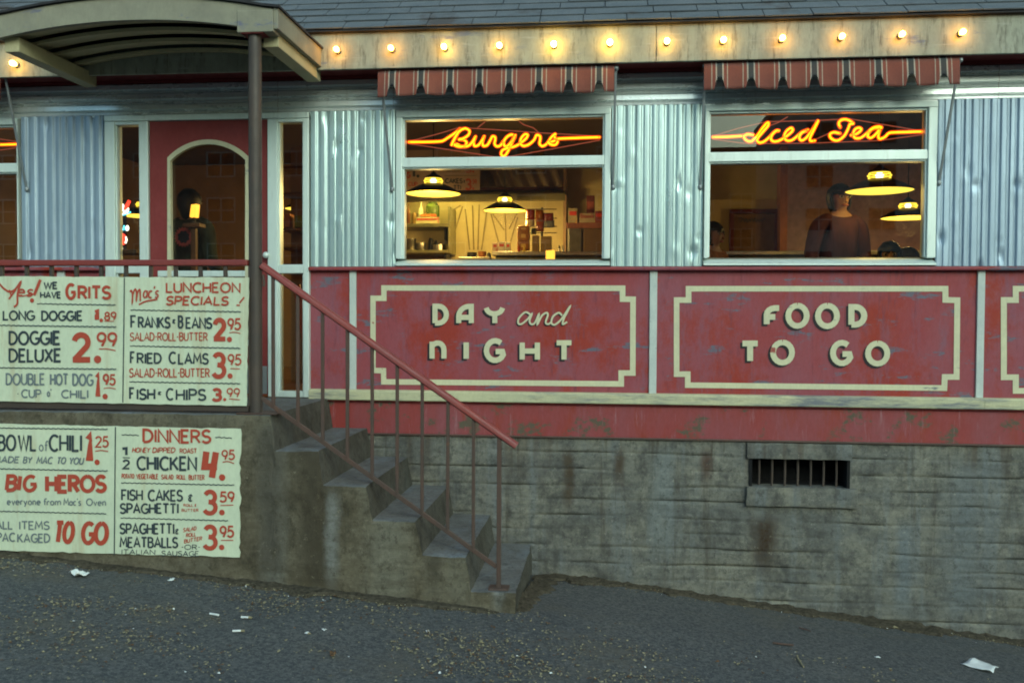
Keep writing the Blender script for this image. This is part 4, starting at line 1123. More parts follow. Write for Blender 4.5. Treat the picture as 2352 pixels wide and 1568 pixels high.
menu('menu_sign', 'upper menu board on the landing railing, headed LUNCHEON SPECIALS', cU,
     [(-520, 256), (2116, 270), (2096, 1360), (-520, 1312)], YU, [
    ('r', ['y', 'e', 's'], (60, 330, 280, 432), .13, .25), ('d', 'WE', (370, 306, 492, 370), .19, .0), ('d', 'HAVE', (340, 388, 522, 447), .19),
    ('r', 'G', (556, 316, 642, 458), .16), ('r', 'RITS', (660, 338, 948, 458), .17),
    ('d', 'LONG', (22, 548, 297, 636), .16), ('d', 'DOGGIE', (350, 550, 706, 640), .16), ('r', '1', (800, 546, 846, 646), .34), ('r', '89', (886, 560, 992, 634), .15),
    ('d', 'DOGGIE', (72, 722, 518, 845), .15), ('d', 'DELUXE', (72, 870, 526, 992), .15), ('r', ['T2'], (600, 726, 785, 1000), .165), ('r', '99', (822, 732, 998, 860), .14),
    ('p', 'DOUBLE', (48, 1082, 385, 1184), .12), ('p', 'HOT', (424, 1083, 584, 1186), .14), ('p', 'DOG', (614, 1086, 796, 1192), .14),
    ('p', 'CUP', (180, 1218, 352, 1294), .15), ('p', "o'", (398, 1212, 440, 1284), .14), ('p', 'CHILI', (520, 1222, 756, 1298), .16), ('r', '1', (808, 1085, 856, 1302), .2), ('r', '95', (874, 1088, 986, 1188), .15),
    ('r', ['m', 'a', 'c', "'", 's'], (1215, 340, 1352, 446), .10, .08) if False else ('r', ['a', 'c', "'", 's'], (1212, 338, 1352, 447), .12, .1),
    ('r', 'LUNCHEON', (1410, 308, 2048, 400), .155, 0, .004), ('r', 'SPECIALS', (1408, 424, 1945, 505), .17, .12, .008), ('r', '!', (2005, 430, 2050, 516), .15, .1),
    ('d', 'F', (1108, 588, 1160, 700), .13), ('d', 'RANKS', (1172, 602, 1452, 702), .15), ('d', '&', (1466, 622, 1496, 662), .2), ('d', 'B', (1512, 592, 1562, 704), .14), ('d', 'EANS', (1578, 606, 1808, 706), .15),
    ('r', 'SALAD-ROLL-BUTTER', (1104, 735, 1768, 808), .12), ('r', ['T2'], (1804, 606, 1932, 816), .165), ('r', '95', (1934, 614, 2052, 718), .14),
    ('d', 'F', (1104, 896, 1150, 1004), .14), ('d', 'RIED', (1162, 908, 1378, 1004), .16), ('d', 'C', (1434, 898, 1500, 1006), .14), ('d', 'LAMS', (1514, 910, 1778, 1008), .15),
    ('r', 'SALAD-ROLL-BUTTER', (1098, 1040, 1786, 1118), .12), ('r', '3', (1800, 904, 1926, 1126), .15), ('r', '95', (1936, 918, 2056, 1018), .14),
    ('d', 'F', (1098, 1200, 1146, 1306), .15), ('d', 'ISH', (1160, 1212, 1322, 1310), .15), ('d', '&', (1342, 1236, 1378, 1268), .2), ('d', 'C', (1410, 1206, 1478, 1314), .14), ('d', 'HIPS', (1494, 1214, 1756, 1316), .15),
    ('r', '3', (1800, 1208, 1890, 1322), .2), ('r', '99', (1928, 1208, 2042, 1290), .13)],
    [((315, 492), (985, 503)), ((-500, 668), (995, 688)), ((-500, 1030), (995, 1047)), ((1110, 545), (2050, 560)), ((1105, 850), (2048, 870)), ((1100, 1155), (2045, 1170))],
    [('r', [(-10, 318), (30, 360), (80, 390), (130, 370), (178, 305), (150, 400), (148, 490), (120, 520)], 16, 5), ('r', [(185, 430), (225, 420), (272, 402)], 9, 0), ('r', [(344, 288), (318, 350), (290, 420)], 24, 0),
     ('d', [(1058, 272), (1052, 800), (1045, 1332)], 9, 0), ('r', [(888, 640), (970, 640)], 6, 0), ('r', [(842, 876), (910, 876), (985, 890)], 8, 4), ('r', [(882, 1212), (930, 1206), (985, 1214)], 7, 4),
     ('r', [(1105, 392), (1118, 380), (1128, 420), (1124, 492), (1132, 410), (1152, 368), (1162, 400), (1160, 470), (1170, 400), (1190, 372), (1194, 420), (1194, 470)], 13, 4), ('r', [(1182, 500), (1240, 472), (1340, 454)], 13, 4),
     ('r', [(1950, 738), (2000, 734), (2046, 746)], 7, 4), ('r', [(1960, 1042), (2040, 1046)], 7, 0), ('r', [(1948, 1300), (2042, 1308)], 7, 0), ('d', [(150, 1258), (156, 1258)], 10, 0)],
    [('r', (272, 464), 18), ('r', (862, 634), 15), ('r', (830, 965), 31), ('r', (894, 1280), 22), ('r', (1952, 796), 21), ('r', (1957, 1106), 21), ('r', (1912, 1306), 13)], 5, (2.0, 2.0, 1.2, 0), (at(300, 930, YU).x, YU, at(300, 930, YU).z))
menu('menu_sign', 'lower menu board on the landing side, headed DINNERS, its right edge torn', cV,
     [(-520, 108), (2046, 162), (2036, 1254), (-520, 1180)], YD, [
    ('d', 'BO', (-20, 208, 140, 352), .13), ('d', 'WL', (150, 208, 312, 352), .12), ('p', 'of', (330, 262, 406, 352), .10), ('d', 'CHILI', (414, 208, 702, 356), .12),
    ('r', '1', (728, 212, 794, 466), .24), ('r', '25', (808, 222, 926, 322), .13), ('p', 'MADE', (-60, 394, 162, 452), .16, .2), ('p', 'BY', (192, 396, 270, 456), .17, .2), ('p', 'MAC', (306, 398, 446, 462), .17, .2), ('p', 'TO', (478, 400, 560, 462), .17, .2), ('p', 'YOU', (582, 402, 710, 466), .17, .2),
    ('r', 'BI', (40, 548, 178, 698), .2, .12), ('r', 'G', (186, 548, 304, 700), .19, .1), ('r', 'HEROS', (384, 550, 910, 708), .20),
    ('p', 'everyone', (58, 745, 348, 810), .14), ('p', 'from', (368, 750, 520, 812), .14), ('p', "Mac's", (538, 750, 694, 814), .14), ('p', 'Oven', (732, 752, 904, 816), .14),
    ('p', 'ALL', (-40, 942, 110, 1016), .15), ('p', 'ITEMS', (160, 944, 426, 1020), .15), ('p', 'PAC', (-30, 1042, 132, 1122), .14), ('p', 'KAGED', (146, 1050, 428, 1130), .14),
    ('r', 'TO', (448, 940, 628, 1138), .17, .12), ('r', 'GO', (684, 946, 922, 1150), .17, .06),
    ('r', 'DINNERS', (1212, 160, 1798, 282), .15, 0, .012), ('d', '1', (1048, 316, 1096, 394), .26), ('d', '2', (1040, 422, 1106, 506), .17),
    ('r', 'HONEY', (1122, 318, 1275, 364), .15, .2), ('r', 'DIPPED', (1294, 318, 1490, 366), .15, .2), ('r', 'ROAST', (1528, 326, 1676, 370), .15), ('d', 'CHICKEN', (1160, 392, 1678, 518), .145),
    ('r', '4', (1714, 326, 1872, 598), .19), ('r', '95', (1884, 338, 2000, 428), .14), ('r', 'POTATO', (1034, 542, 1144, 584), .15), ('r', 'VEGETABLE', (1158, 544, 1348, 588), .15), ('r', 'SALAD', (1372, 548, 1478, 590), .15), ('r', 'ROLL', (1500, 550, 1582, 592), .15), ('r', 'BUTTER', (1604, 552, 1742, 596), .15),
    ('d', 'FISH', (1030, 674, 1218, 772), .15), ('d', 'CAKES', (1256, 676, 1558, 778), .15), ('d', '&', (1600, 716, 1642, 780), .14), ('d', 'SPAGHETTI', (1018, 792, 1522, 884), .15), ('r', 'ROLL', (1560, 798, 1645, 822), .17), ('r', '&', (1655, 798, 1672, 822), .17), ('r', 'BUTTER', (1544, 840, 1690, 864), .17),
    ('r', '3', (1724, 678, 1852, 890), .15), ('r', '59', (1868, 692, 1996, 788), .14),
    ('d', 'SPAGHETTI', (1016, 962, 1486, 1058), .15), ('d', '&', (1490, 1010, 1524, 1058), .15), ('d', 'MEATBALLS', (1016, 1078, 1518, 1174), .15),
    ('r', 'SALAD', (1556, 1004, 1672, 1040), .16, .1, -.16), ('r', 'ROLL', (1580, 1050, 1668, 1084), .16, .1, -.14), ('r', 'BUTTER', (1564, 1100, 1720, 1136), .16, .1, -.18),
    ('r', '3', (1724, 974, 1852, 1188), .15), ('r', '95', (1868, 984, 1992, 1088), .14), ('d', '-OR-', (1542, 1144, 1704, 1188), .13), ('d', 'ITALIAN', (1032, 1184, 1320, 1228), .13, .05, .01), ('d', 'SAUSAGE', (1372, 1196, 1692, 1242), .13, .05, .01)],
    [((-500, 148), (920, 163)), ((-500, 490), (920, 517)), ((-500, 850), (908, 880)), ((1034, 211), (1182, 216)), ((1830, 232), (1972, 240)), ((1030, 620), (1996, 638)), ((1026, 918), (1942, 940))],
    [('d', [(982, 145), (977, 700), (972, 1232)], 9, 0), ('r', [(810, 352), (860, 344), (920, 353)], 8, 4), ('d', [(1044, 405), (1106, 408)], 7, 0), ('r', [(1894, 444), (1940, 438), (1992, 456)], 8, 4), ('r', [(1874, 812), (1986, 808)], 7, 0), ('r', [(1880, 1108), (1986, 1108)], 7, 0)],
    [('r', (826, 445), 22), ('r', (1890, 574), 26), ('r', (1888, 872), 23), ('r', (1886, 1168), 22)], 8, (1.8, 5.5, 3.5, 0), (at(300, 1275, YD).x, YD, at(300, 1275, YD).z))
# ---------------------------------------------------------------- inside the diner
c3 = lambda x, y, Y: at(912.6 + .208 * x, 376.3 + .208 * y, Y)
c4 = lambda x, y, Y: at(1618.2 + .224 * x, 366.9 + .224 * y, Y)
c5 = lambda x, y, Y: at(254 + .228 * x, 263.4 + .228 * y, Y)
ZC, YBK = 3.62, 4.2
M['in_wall'] = plain('inside_wall', (.56, .46, .24), .55, 0, .15, 3)
M['in_wall2'] = plain('inside_side_wall', (.30, .19, .12), .6, 0, .15, 3)
M['in_ceil'] = plain('inside_ceiling', (.10, .06, .04), .6, 0, .2, 3)
M['in_floor'] = plain('inside_floor', (.10, .045, .03), .35, 0, .3, 5)
M['olive'] = plain('hood_metal', (.16, .15, .08), .4, .5, .2, 6)
M['maroon'] = plain('maroon_trim', (.12, .02, .02), .45)
M['seam'] = plain('wall_seam', (.26, .20, .09), .5)
M['shelf'] = plain('shelf_metal', (.30, .28, .16), .4, .5)
M['steel'] = plain('steel', (.45, .43, .36), .3, .9)
M['fridge'] = plain('enamel', (.22, .21, .20), .35)
M['brownwood'] = plain('brown_wood', (.16, .075, .035), .45, 0, .3, 5)
t = NT('quilted_metal'); wv = t.n('ShaderNodeTexWave'); wv.inputs['Scale'].default_value = 2.2; wv.inputs['Distortion'].default_value = 1.5
mp = t.n('ShaderNodeMapping'); mp.inputs['Rotation'].default_value = (0, R_(22), 0); t.l(t.tc.outputs['Object'], mp.inputs[0]); t.l(mp.outputs[0], wv.inputs[0])
t.bump(wv.outputs[1], .5, .02); M['quilt'] = t.fin((.42, .33, .24), .22, .75)
MB().box(XL, XR, .06, YBK, z_floor - .12, z_floor - .01).build('floor', M['in_floor'], diner)
MB().box(XL, XR, .04, YBK + .1, ZC, ZC + .05).build('ceiling', M['in_ceil'], diner)
MB().box(XL, XR, YBK, YBK + .05, z_floor - .1, ZC).build('back_wall', M['in_wall'], diner)
for x in (XL, XR - .05): MB().box(x, x + .05, .051, YBK, z_floor - .1, ZC).build('end_wall', M['in_wall2'], diner)
MB().box(XL + .06, c3(40, 500, 4.0).x, 4.0, 4.1, z_floor - .01, ZC - .01).build('lobby_wall', M['in_wall2'], diner)
# wall lining behind the metal, so that no daylight leaks in
mb = MB()
for a, b in ((XL, W0[0] + .05), (W0[1] - .01, DR[0] + .01), (DR[1] - .01, W1[0] + .03), (W1[1] - .03, W2[0] + .03), (W2[1] - .03, XR)):
    mb.box(a, b, .036, .05, z_sill - .01, ZC)
mb.box(XL, XR, .036, .05, z_fr_b - .01, ZC); mb.box(DR[1], XR, .036, .05, z_floor - .1, z_sill + .04); mb.box(XL, DR[0], .036, .05, z_floor - .1, z_sill + .04)
mb.build('wall_lining', M['in_wall2'], diner)
a, b = c3(80, 300, 4.1), c3(1850, 250, 4.1)
MB().box(XL + .1, c3(1850, 275, 4.1).x, 4.12, 4.19, a.z, b.z, .005).build('wall_rail', M['maroon'], diner)
MB().box(XL + .1, c3(1840, 275, 4.1).x, 4.175, 4.19, b.z + .01, ZC - .02).build('quilted_panel', M['quilt'], diner)
a, b = c3(60, 412, 3.5), c3(1850, 305, 3.5)
mb = MB(); mb.prism([(3.5, a.z), (3.5, b.z - .02), (3.7, b.z + .03), (4.18, b.z + .03), (4.18, a.z + .10), (3.6, a.z + .10), (3.6, a.z)], c3(-250, 400, 3.5).x, b.x, 'x'); mb.build('range_hood', M['olive'], diner)
# fan of seams pressed into the lit wall
mb = MB()
for k, (p, q) in enumerate([((720, 470), (580, 935)), ((750, 500), (800, 950)), ((830, 460), (845, 950)), ((905, 450), (890, 950)), ((985, 540), (930, 950)), ((1035, 555), (1120, 870)), ((1055, 555), (1180, 730)), ((1190, 555), (1200, 870)), ((1320, 550), (1235, 720)), ((1330, 590), (1250, 860)), ((700, 460), (585, 530))]):
    stroke(mb, [p, q], c3, 4.188, 15, 0, k % 3)
mb.build('wall_seams', M['seam'], diner)
mb = MB(); a, b = c3(1830, 1100, 3.9), c3(1868, 410, 3.9); mb.box(a.x, b.x, 3.85, 4.18, z_floor, ZC); mb.build('wall_post', M['in_wall2'], diner)

M['lamp_under'] = glow('lamp_reflector', (1.0, .70, .085), 1.5)
M['lamp_ring'] = glow('lamp_ring', (1.0, .66, .05), 1.8)
M['lamp_bulb'] = glow('lamp_bulb', (1.0, .88, .55), 6)
M['lamp_shade'] = plain('lamp_shade', (.045, .035, .02), .35, .3)
def pendant(c, label, en=14, dia=.5):
    k = dia / .5
    t_ = thing('pendant_lamp', label, 'lamp', c, 'pendant lamps inside the diner')
    mb = MB(); mb.lathe([(.25 * k, 0), (.243 * k, .014), (.17 * k, .058), (.10 * k, .088), (.07 * k, .096), (.06 * k, .090), (.165 * k, .05), (.238 * k, .008), (.25 * k, 0)], n=40); mb.build('shade', M['lamp_shade'], t_, smooth=True, local=True)
    mb = MB(); mb.lathe([(.0, .034), (.10, .032), (.2 * k, .018), (.241 * k, .0065)], n=40); mb.build('reflector', M['lamp_under'], t_, smooth=True, local=True)
    for i, z in enumerate((.104, .120, .136)):
        r = (.078, .084, .074)[i]
        mb = MB(); mb.tube([(r * k * math.cos(a_ * math.pi / 12), r * k * math.sin(a_ * math.pi / 12), z) for a_ in range(24)], .0045, 6, True); mb.build('vent_ring', M['lamp_ring'], t_, smooth=True, local=True)
    mb = MB(); mb.ball((0, 0, .120), .030, .030, .026); mb.build('bulb', M['lamp_bulb'], t_, smooth=True, local=True)
    mb = MB(); mb.lathe([(.076 * k, .146), (.07 * k, .156), (.03, .182), (.012, .20), (.0, .20)], n=24); mb.build('cap', M['lamp_shade'], t_, smooth=True, local=True)
    mb = MB(); mb.tube([(0, 0, .19), (0, 0, ZC - c.z)], .005, 6); mb.build('cord', M['dark_metal'], t_, local=True)
    L = bpy.data.lights.new('lamp_light', 'POINT'); L.energy = en; L.color = (1.0, .64, .20); L.shadow_soft_size = .12
    lo = bpy.data.objects.new('lamp_light', L); COL.objects.link(lo); lo.parent = t_; lo.location = (0, 0, -.06)
    return t_
pendant(c3(398, 338, 1.55), 'larger lit pendant lamp at the left behind the Burgers window', 40)
pendant(c3(1186, 522, 3.0), 'smaller lit pendant lamp in the middle of the Burgers window', 55, .46)
pendant(c4(1792, 328, .62), 'large lit pendant lamp at the upper right of the Iced Tea window', 2.2)
pendant(c4(2085, 602, 2.5), 'smaller lit pendant lamp in the right corner of the Iced Tea window', 20)
pendant(c5(345, 1028, 2.2), 'lit pendant lamp in the narrow window left of the door', 4)
pendant(c5(2010, 958, 2.2), 'lit pendant lamp in the narrow window right of the door', 4)

# shelves, jars, counter, fridge
M['tube_light'] = glow('tube_light', (1.0, .76, .16), 130)
a = c3(120, 412, 3.72); b = c3(900, 412, 3.72)
tl = thing('strip_light', 'strip light tucked under the range hood', 'lamp', ((a.x + b.x) / 2, 3.72, a.z + .07))
mb = MB(); mb.tube([(a.x, 3.72, a.z + .075), (b.x, 3.72, a.z + .075)], .013, 8); mb.build('tube', M['tube_light'], tl)
def shelf(x0, x1, y, za, zb, label):
    t_ = thing('wall_shelf', label, 'shelf', ((x0 + x1) / 2, 4, za), 'kitchen shelves')
    MB().box(x0, x1, y, 4.185, za, zb, .004).build('board', M['shelf'], t_)
    for x in (x0 + .1, x1 - .05): MB().box(x - .012, x + .012, y + .1, 4.185, za - .14, za - .001, .003).build('bracket', M['dark_metal'], t_)
    return t_
Ysh = 3.75
a, b = c3(-200, 700, Ysh), c3(560, 655, Ysh); z_s1 = b.z; shelf(a.x, b.x, Ysh, a.z, b.z, 'upper kitchen shelf with bright jars seen left in the Burgers window')
a2, b2 = c3(-200, 985, Ysh), c3(560, 950, Ysh); z_s2 = b2.z; shelf(a2.x, b2.x, Ysh, a2.z, b2.z, 'lower kitchen shelf with steel pots seen left in the Burgers window')
MB().box(b.x, b.x + .02, Ysh, 4.185, a2.z, c3(560, 470, Ysh).z, .003).build('shelf_side', M['shelf'], diner)
def lathe_thing(name, label, cat, px, wpx, hpx, zb, Y, prof, mat, group=None, lid=None):
    c = c3(px, 600, Y); sc = (c3(0, 0, Y) - c3(100, 0, Y)).length / 100; r, h = wpx * sc / 2, hpx * sc
    t_ = thing(name, label, cat, (c.x, Y, zb), group)
    mb = MB(); mb.lathe([(p * r, q * h) for p, q in prof], n=20); mb.build('body', mat, t_, smooth=True, local=True)
    if lid: mb = MB(); mb.lathe([(p * r, q * h) for p, q in lid[0]], n=20); mb.build('lid', lid[1], t_, smooth=True, local=True)
    return t_
JAR = [(0, 0), (.9, 0), (1, .08), (1, .72), (.7, .86), (.62, .9), (.62, .92), (0, .92)]
POT = [(0, 0), (.95, 0), (1, .05), (1, .92), (1.04, .95), (1.04, 1), (.96, 1), (.94, .1), (0, .1)]
BOT = [(0, 0), (1, 0), (1, .55), (.8, .68), (.35, .8), (.3, 1), (0, 1)]
def cm(n_, c_, r_=.4):
    if n_ not in M: M[n_] = paint(n_, c_, tuple(x * .45 for x in c_), (), .85, .9, 6, .15, (3, 3, .6)) if n_.endswith(('shirt', 'jacket', 'cloth')) else plain(n_, c_, r_)
    return M[n_]
lathe_thing('jar', 'big green glass jar on the upper kitchen shelf', 'jar', 390, 150, 160, z_s1 + .09, Ysh + .15, JAR, cm('green_glass', (.07, .10, .02), .15), lid=([(.66, .925), (.66, 1.0), (0, 1.0)], cm('green_lid', (.04, .07, .02))))
lathe_thing('bottle', 'tall dark sauce bottle at the left end of the upper shelf', 'bottle', 122, 44, 220, z_s1, Ysh + .12, BOT, cm('brown_bottle', (.14, .05, .02), .2))
lathe_thing('bottle', 'white squeeze bottle with a pointed top on the upper shelf', 'bottle', 262, 60, 255, z_s1, Ysh + .2, BOT, cm('white_plastic', (.7, .66, .5)))
lathe_thing('jar', 'dark lidded jar beside the tall sauce bottle', 'jar', 190, 62, 150, z_s1, Ysh + .22, JAR, cm('amber_jar', (.28, .16, .05), .2))
def carton(label, px0, px1, py0, zb, Y, cols, dep=.12, mark=None, name='carton', group='cartons and boxes in the kitchen'):
    a, b = c3(px0, py0, Y), c3(px1, py0, Y)
    t_ = thing(name, label, 'carton', ((a.x + b.x) / 2, Y, zb), group)
    m_ = paint('carton_%d' % len(M), cols[0], cols[1], [(cols[2], 14, (1, 1, 1), .56, .6)], .5, .05, 20); M['carton_%d' % len(M)] = m_
    MB().box(a.x, b.x, Y, Y + dep, zb, a.z, .003).build('box', m_, t_)
    MB().box(a.x + .01, b.x - .01, Y - .002, Y - .0005, zb + (a.z - zb) * .55, zb + (a.z - zb) * .8).build('label', cm('label_%d' % (hash(cols) % 7), cols[2]), t_)
carton('low white carton with red print on the upper shelf', 205, 450, 590, z_s1, Ysh + .03, ((.72, .66, .42), (.7, .6, .35), (.6, .06, .04)))
carton('red and yellow carton lying on the white carton', 250, 425, 556, z_s1 + .085, Ysh + .05, ((.62, .08, .05), (.75, .5, .1), (.8, .65, .1)))
for i, (px, w_, h_, lab) in enumerate(((150, 115, 128, 'tall steel pot at the left end of the lower shelf'), (262, 110, 85, 'wide steel pot in the middle of the lower shelf'), (462, 140, 66, 'shallow steel pan at the right end of the lower shelf'))):
    lathe_thing('pot', lab, 'pot', px, w_, h_, z_s2, Ysh + .13, POT, M['steel'], 'steel pots')
lathe_thing('canister', 'dark narrow canister between the pots on the lower shelf', 'canister', 372, 55, 150, z_s2, Ysh + .14, JAR, M['dark_metal'])
lathe_thing('pitcher', 'shiny steel pitcher standing behind the shallow pan', 'pitcher', 425, 60, 130, z_s2, Ysh + .30, BOT, M['steel'])
cz_ = c3(1200, 968, 2.6).z
ct = thing('kitchen_counter', 'long counter along the bottom of the Burgers window', 'counter', (c3(1300, 968, 2.6).x, 2.9, z_floor))
ca, cb = c3(1045, 968, 2.6).x, XR - .3
MB().box(ca, cb, 2.6, 3.3, cz_ - .04, cz_, .006).build('top', M['steel'], ct); MB().box(ca + .03, cb - .03, 2.66, 3.28, z_floor - .01, cz_ - .041).build('front', M['olive'], ct)
for lab, a_, b_, t0, cs in (('red and white snack carton at the left end of the counter', 1050, 1108, 868, ((.7, .55, .45), (.7, .5, .4), (.55, .05, .04))), ('white carton with a red star mark on the counter', 1116, 1188, 858, ((.75, .7, .6), (.7, .66, .55), (.6, .06, .05))), ('pale carton with a blue stripe on the counter', 1196, 1248, 866, ((.6, .6, .5), (.55, .55, .45), (.08, .1, .3)))):
    carton(lab, a_, b_, t0, cz_, 2.8, cs, .07)
pz_ = c3(860, 1035, 2.3).z
pt_ = thing('prep_table', 'low steel prep table at the bottom middle of the Burgers window', 'table', (c3(860, 1035, 2.3).x, 2.4, z_floor))
xa_, xb_ = c3(690, 1035, 2.3).x, c3(1040, 1035, 2.3).x
MB().box(xa_, xb_, 2.2, 2.55, pz_ - .03, pz_, .004).build('table_top', M['steel'], pt_)
for x_ in (xa_ + .04, xb_ - .04):
    for y_ in (2.24, 2.51): mb = MB(); mb.tube([(x_, y_, z_floor), (x_, y_, pz_ - .031)], .015, 8); mb.build('leg', M['steel'], pt_)
lathe_thing('pan', 'dark round pan at the left of the prep table', 'pan', 825, 105, 60, pz_, 2.37, POT, M['dark_metal'])
lathe_thing('bowl', 'orange rimmed bowl in the middle of the prep table', 'bowl', 938, 95, 70, pz_, 2.37, [(0, 0), (.5, 0), (.85, .35), (1, 1), (.93, 1), (.75, .4), (0, .15)], cm('orange_bowl', (.42, .16, .05)))
lathe_thing('jar', 'small dark jar at the right of the prep table', 'jar', 1015, 40, 62, pz_, 2.36, JAR, M['dark_metal'])
for i_, (px_, lab) in enumerate(((1345, 'red squeeze bottle at the left end of the near counter edge'), (1405, 'yellow squeeze bottle beside the red one'), (1790, 'glass shaker on the counter right of the orange lamp'), (1830, 'steel napkin holder beside the glass shaker'))):
    lathe_thing('condiment', lab, 'condiment', px_, 26, 75, cz_, 2.63, BOT, (cm('ketchup', (.35, .03, .02)), cm('mustard', (.5, .33, .04)), M['steel'], M['steel'])[i_])
def pillow(mb, c, w_, h_, d_, seed):
    bm = bmesh.new(); bmesh.ops.create_grid(bm, x_segments=10, y_segments=10, size=.5)
    fr = [v.co.copy() for v in bm.verts]; bm.free()
    for s in (-1, 1):
        vs = []
        for p in fr:
            e = max(0, (1 - (2 * p.x) ** 4)) * max(0, (1 - (2 * p.y) ** 4))
            vs.append((c[0] + p.x * w_, c[1] + s * d_ / 2 * e ** .6 + .006 * fbm(p.x * 6 + seed, p.y * 6, s), c[2] + p.y * h_))
        n_ = 11; mb.add(vs, [(i * n_ + j, i * n_ + j + 1, (i + 1) * n_ + j + 1, (i + 1) * n_ + j) for i in range(n_ - 1) for j in range(n_ - 1)])
# snack rack and its bags
rk = c3(1590, 960, 2.9)
rack = thing('snack_rack', 'wire snack rack hung with bags behind the counter', 'rack', (rk.x, 2.95, cz_))
mb = MB(); tz = c3(1590, 480, 2.95).z; mb.tube([(rk.x, 2.97, cz_), (rk.x, 2.97, tz)], .012, 8); mb.build('pole', M['dark_metal'], rack)
for py in (500, 600, 690, 760):
    p, q = c3(1430, py, 2.95), c3(1760, py, 2.95); mb = MB(); mb.tube([(p.x, 2.965, p.z), (q.x, 2.965, q.z)], .005, 6); mb.build('arm', M['dark_metal'], rack)
for i, (px, py, w_, h_, col, lab) in enumerate([(1470, 560, 95, 110, (.34, .05, .04), 'red snack bag at the top left of the rack'), (1570, 570, 85, 120, (.42, .13, .03), 'orange snack bag at the top middle of the rack'), (1668, 590, 110, 90, (.36, .06, .05), 'red snack bag at the top right of the rack'),
      (1465, 655, 95, 70, (.55, .50, .42), 'white snack bag at the left of the rack'), (1675, 665, 115, 80, (.30, .32, .34), 'silver snack bag at the right of the rack'), (1575, 690, 85, 110, (.40, .10, .05), 'brick coloured snack bag in the middle of the rack'), (1505, 745, 60, 70, (.30, .36, .22), 'small green snack bag low on the rack')]):
    c = c3(px, py, 2.92); sc = (c3(0, 0, 2.92) - c3(100, 0, 2.92)).length / 100
    t_ = thing('snack_bag', lab, 'snack bag', (c.x, 2.92, c.z - h_ * sc / 2), 'snack bags on the rack')
    mb = MB(); pillow(mb, (0, 0, h_ * sc / 2), w_ * sc, h_ * sc, .06, i); mb.build('bag', M.setdefault('bag%d' % i, paint('snack_bag_%d' % i, col, tuple(x * .7 for x in col), [((.6, .5, .3), 12, (1, 1, 1), .6, .63)], .3, .05, 9)), t_, smooth=True, local=True)
    mb = MB(); mb.box(-w_ * sc * .5, w_ * sc * .5, -.004, .004, h_ * sc * .93, h_ * sc * 1.02); mb.build('seal', M['steel'], t_, local=True)
for i, (py, h_) in enumerate(((905, 105), (800, 110), (720, 60))):
    c = c3(1395, py, 2.85); sc = (c3(0, 0, 2.85) - c3(100, 0, 2.85)).length / 100
    t_ = thing('bread_loaf', ('bottom', 'middle', 'top')[i] + ' brown bread loaf of the stack on the counter', 'bread', (c.x, 2.85, c.z - h_ * sc / 2), 'stacked bread loaves')
    MB().bm(rough_box(-65 * sc, 65 * sc, -.07, .07, 0, h_ * sc, .02, .006, i)).build('loaf', cm('bread', (.30, .12, .035), .5), t_, smooth=True, local=True)
    mb = MB(); mb.box(-20 * sc, 30 * sc, -.0735, -.0715, h_ * sc * .3, h_ * sc * .65); mb.build('label', cm('bread_label', (.5, .32, .1)), t_, local=True)
carton('tall plain brown carton beside the bread loaves', 1490, 1560, 790, cz_, 2.85, ((.30, .2, .12), (.28, .18, .1), (.35, .25, .15)))
carton('squat tan carton at the foot of the snack rack', 1585, 1700, 800, cz_, 2.80, ((.32, .22, .10), (.30, .2, .09), (.2, .12, .05)))
fa, fb = c3(1880, 655, 3.0), c3(2420, 655, 3.0)
fg = thing('refrigerator', 'pale enamel refrigerator at the right of the Burgers window', 'refrigerator', ((fa.x + fb.x) / 2, 3.3, z_floor))
MB().box(fa.x, fb.x, 3.05, 3.75, z_floor - .01, fa.z, .02).build('cabinet', M['fridge'], fg); fx_ = c3(2045, 700, 3.0).x
MB().box(fa.x + .01, fx_ - .008, 3.0, 3.045, z_floor + .1, fa.z - .06, .012).build('door', M['fridge'], fg); MB().box(fx_ + .008, fb.x - .01, 3.0, 3.045, z_floor + .1, fa.z - .06, .012).build('door', M['in_wall2'], fg)
MB().box(fa.x - .01, fb.x, 2.985, 3.0, fa.z - .055, fa.z + .004, .004).build('edge_strip', cm('pink_strip', (.55, .22, .16)), fg)
for i, (p0, p1, pt, cs, lab) in enumerate(((1890, 1990, 490, ((.4, .33, .22), (.35, .3, .2), (.6, .3, .1)), 'glass jar rack on the refrigerator at the left'), (2015, 2180, 545, ((.45, .36, .26), (.4, .33, .24), (.3, .1, .08)), 'pale carton on the middle of the refrigerator'), (2185, 2270, 520, ((.3, .07, .05), (.25, .06, .05), (.4, .2, .1)), 'red carton at the right end of the refrigerator'), (2090, 2180, 350, ((.12, .03, .03), (.16, .05, .04), (.3, .08, .06)), 'dark red tall carton standing behind the pale carton'))):
    carton(lab, p0, p1, pt, fa.z + .004, 3.15 + (.25 if i == 3 else 0), cs, .15)
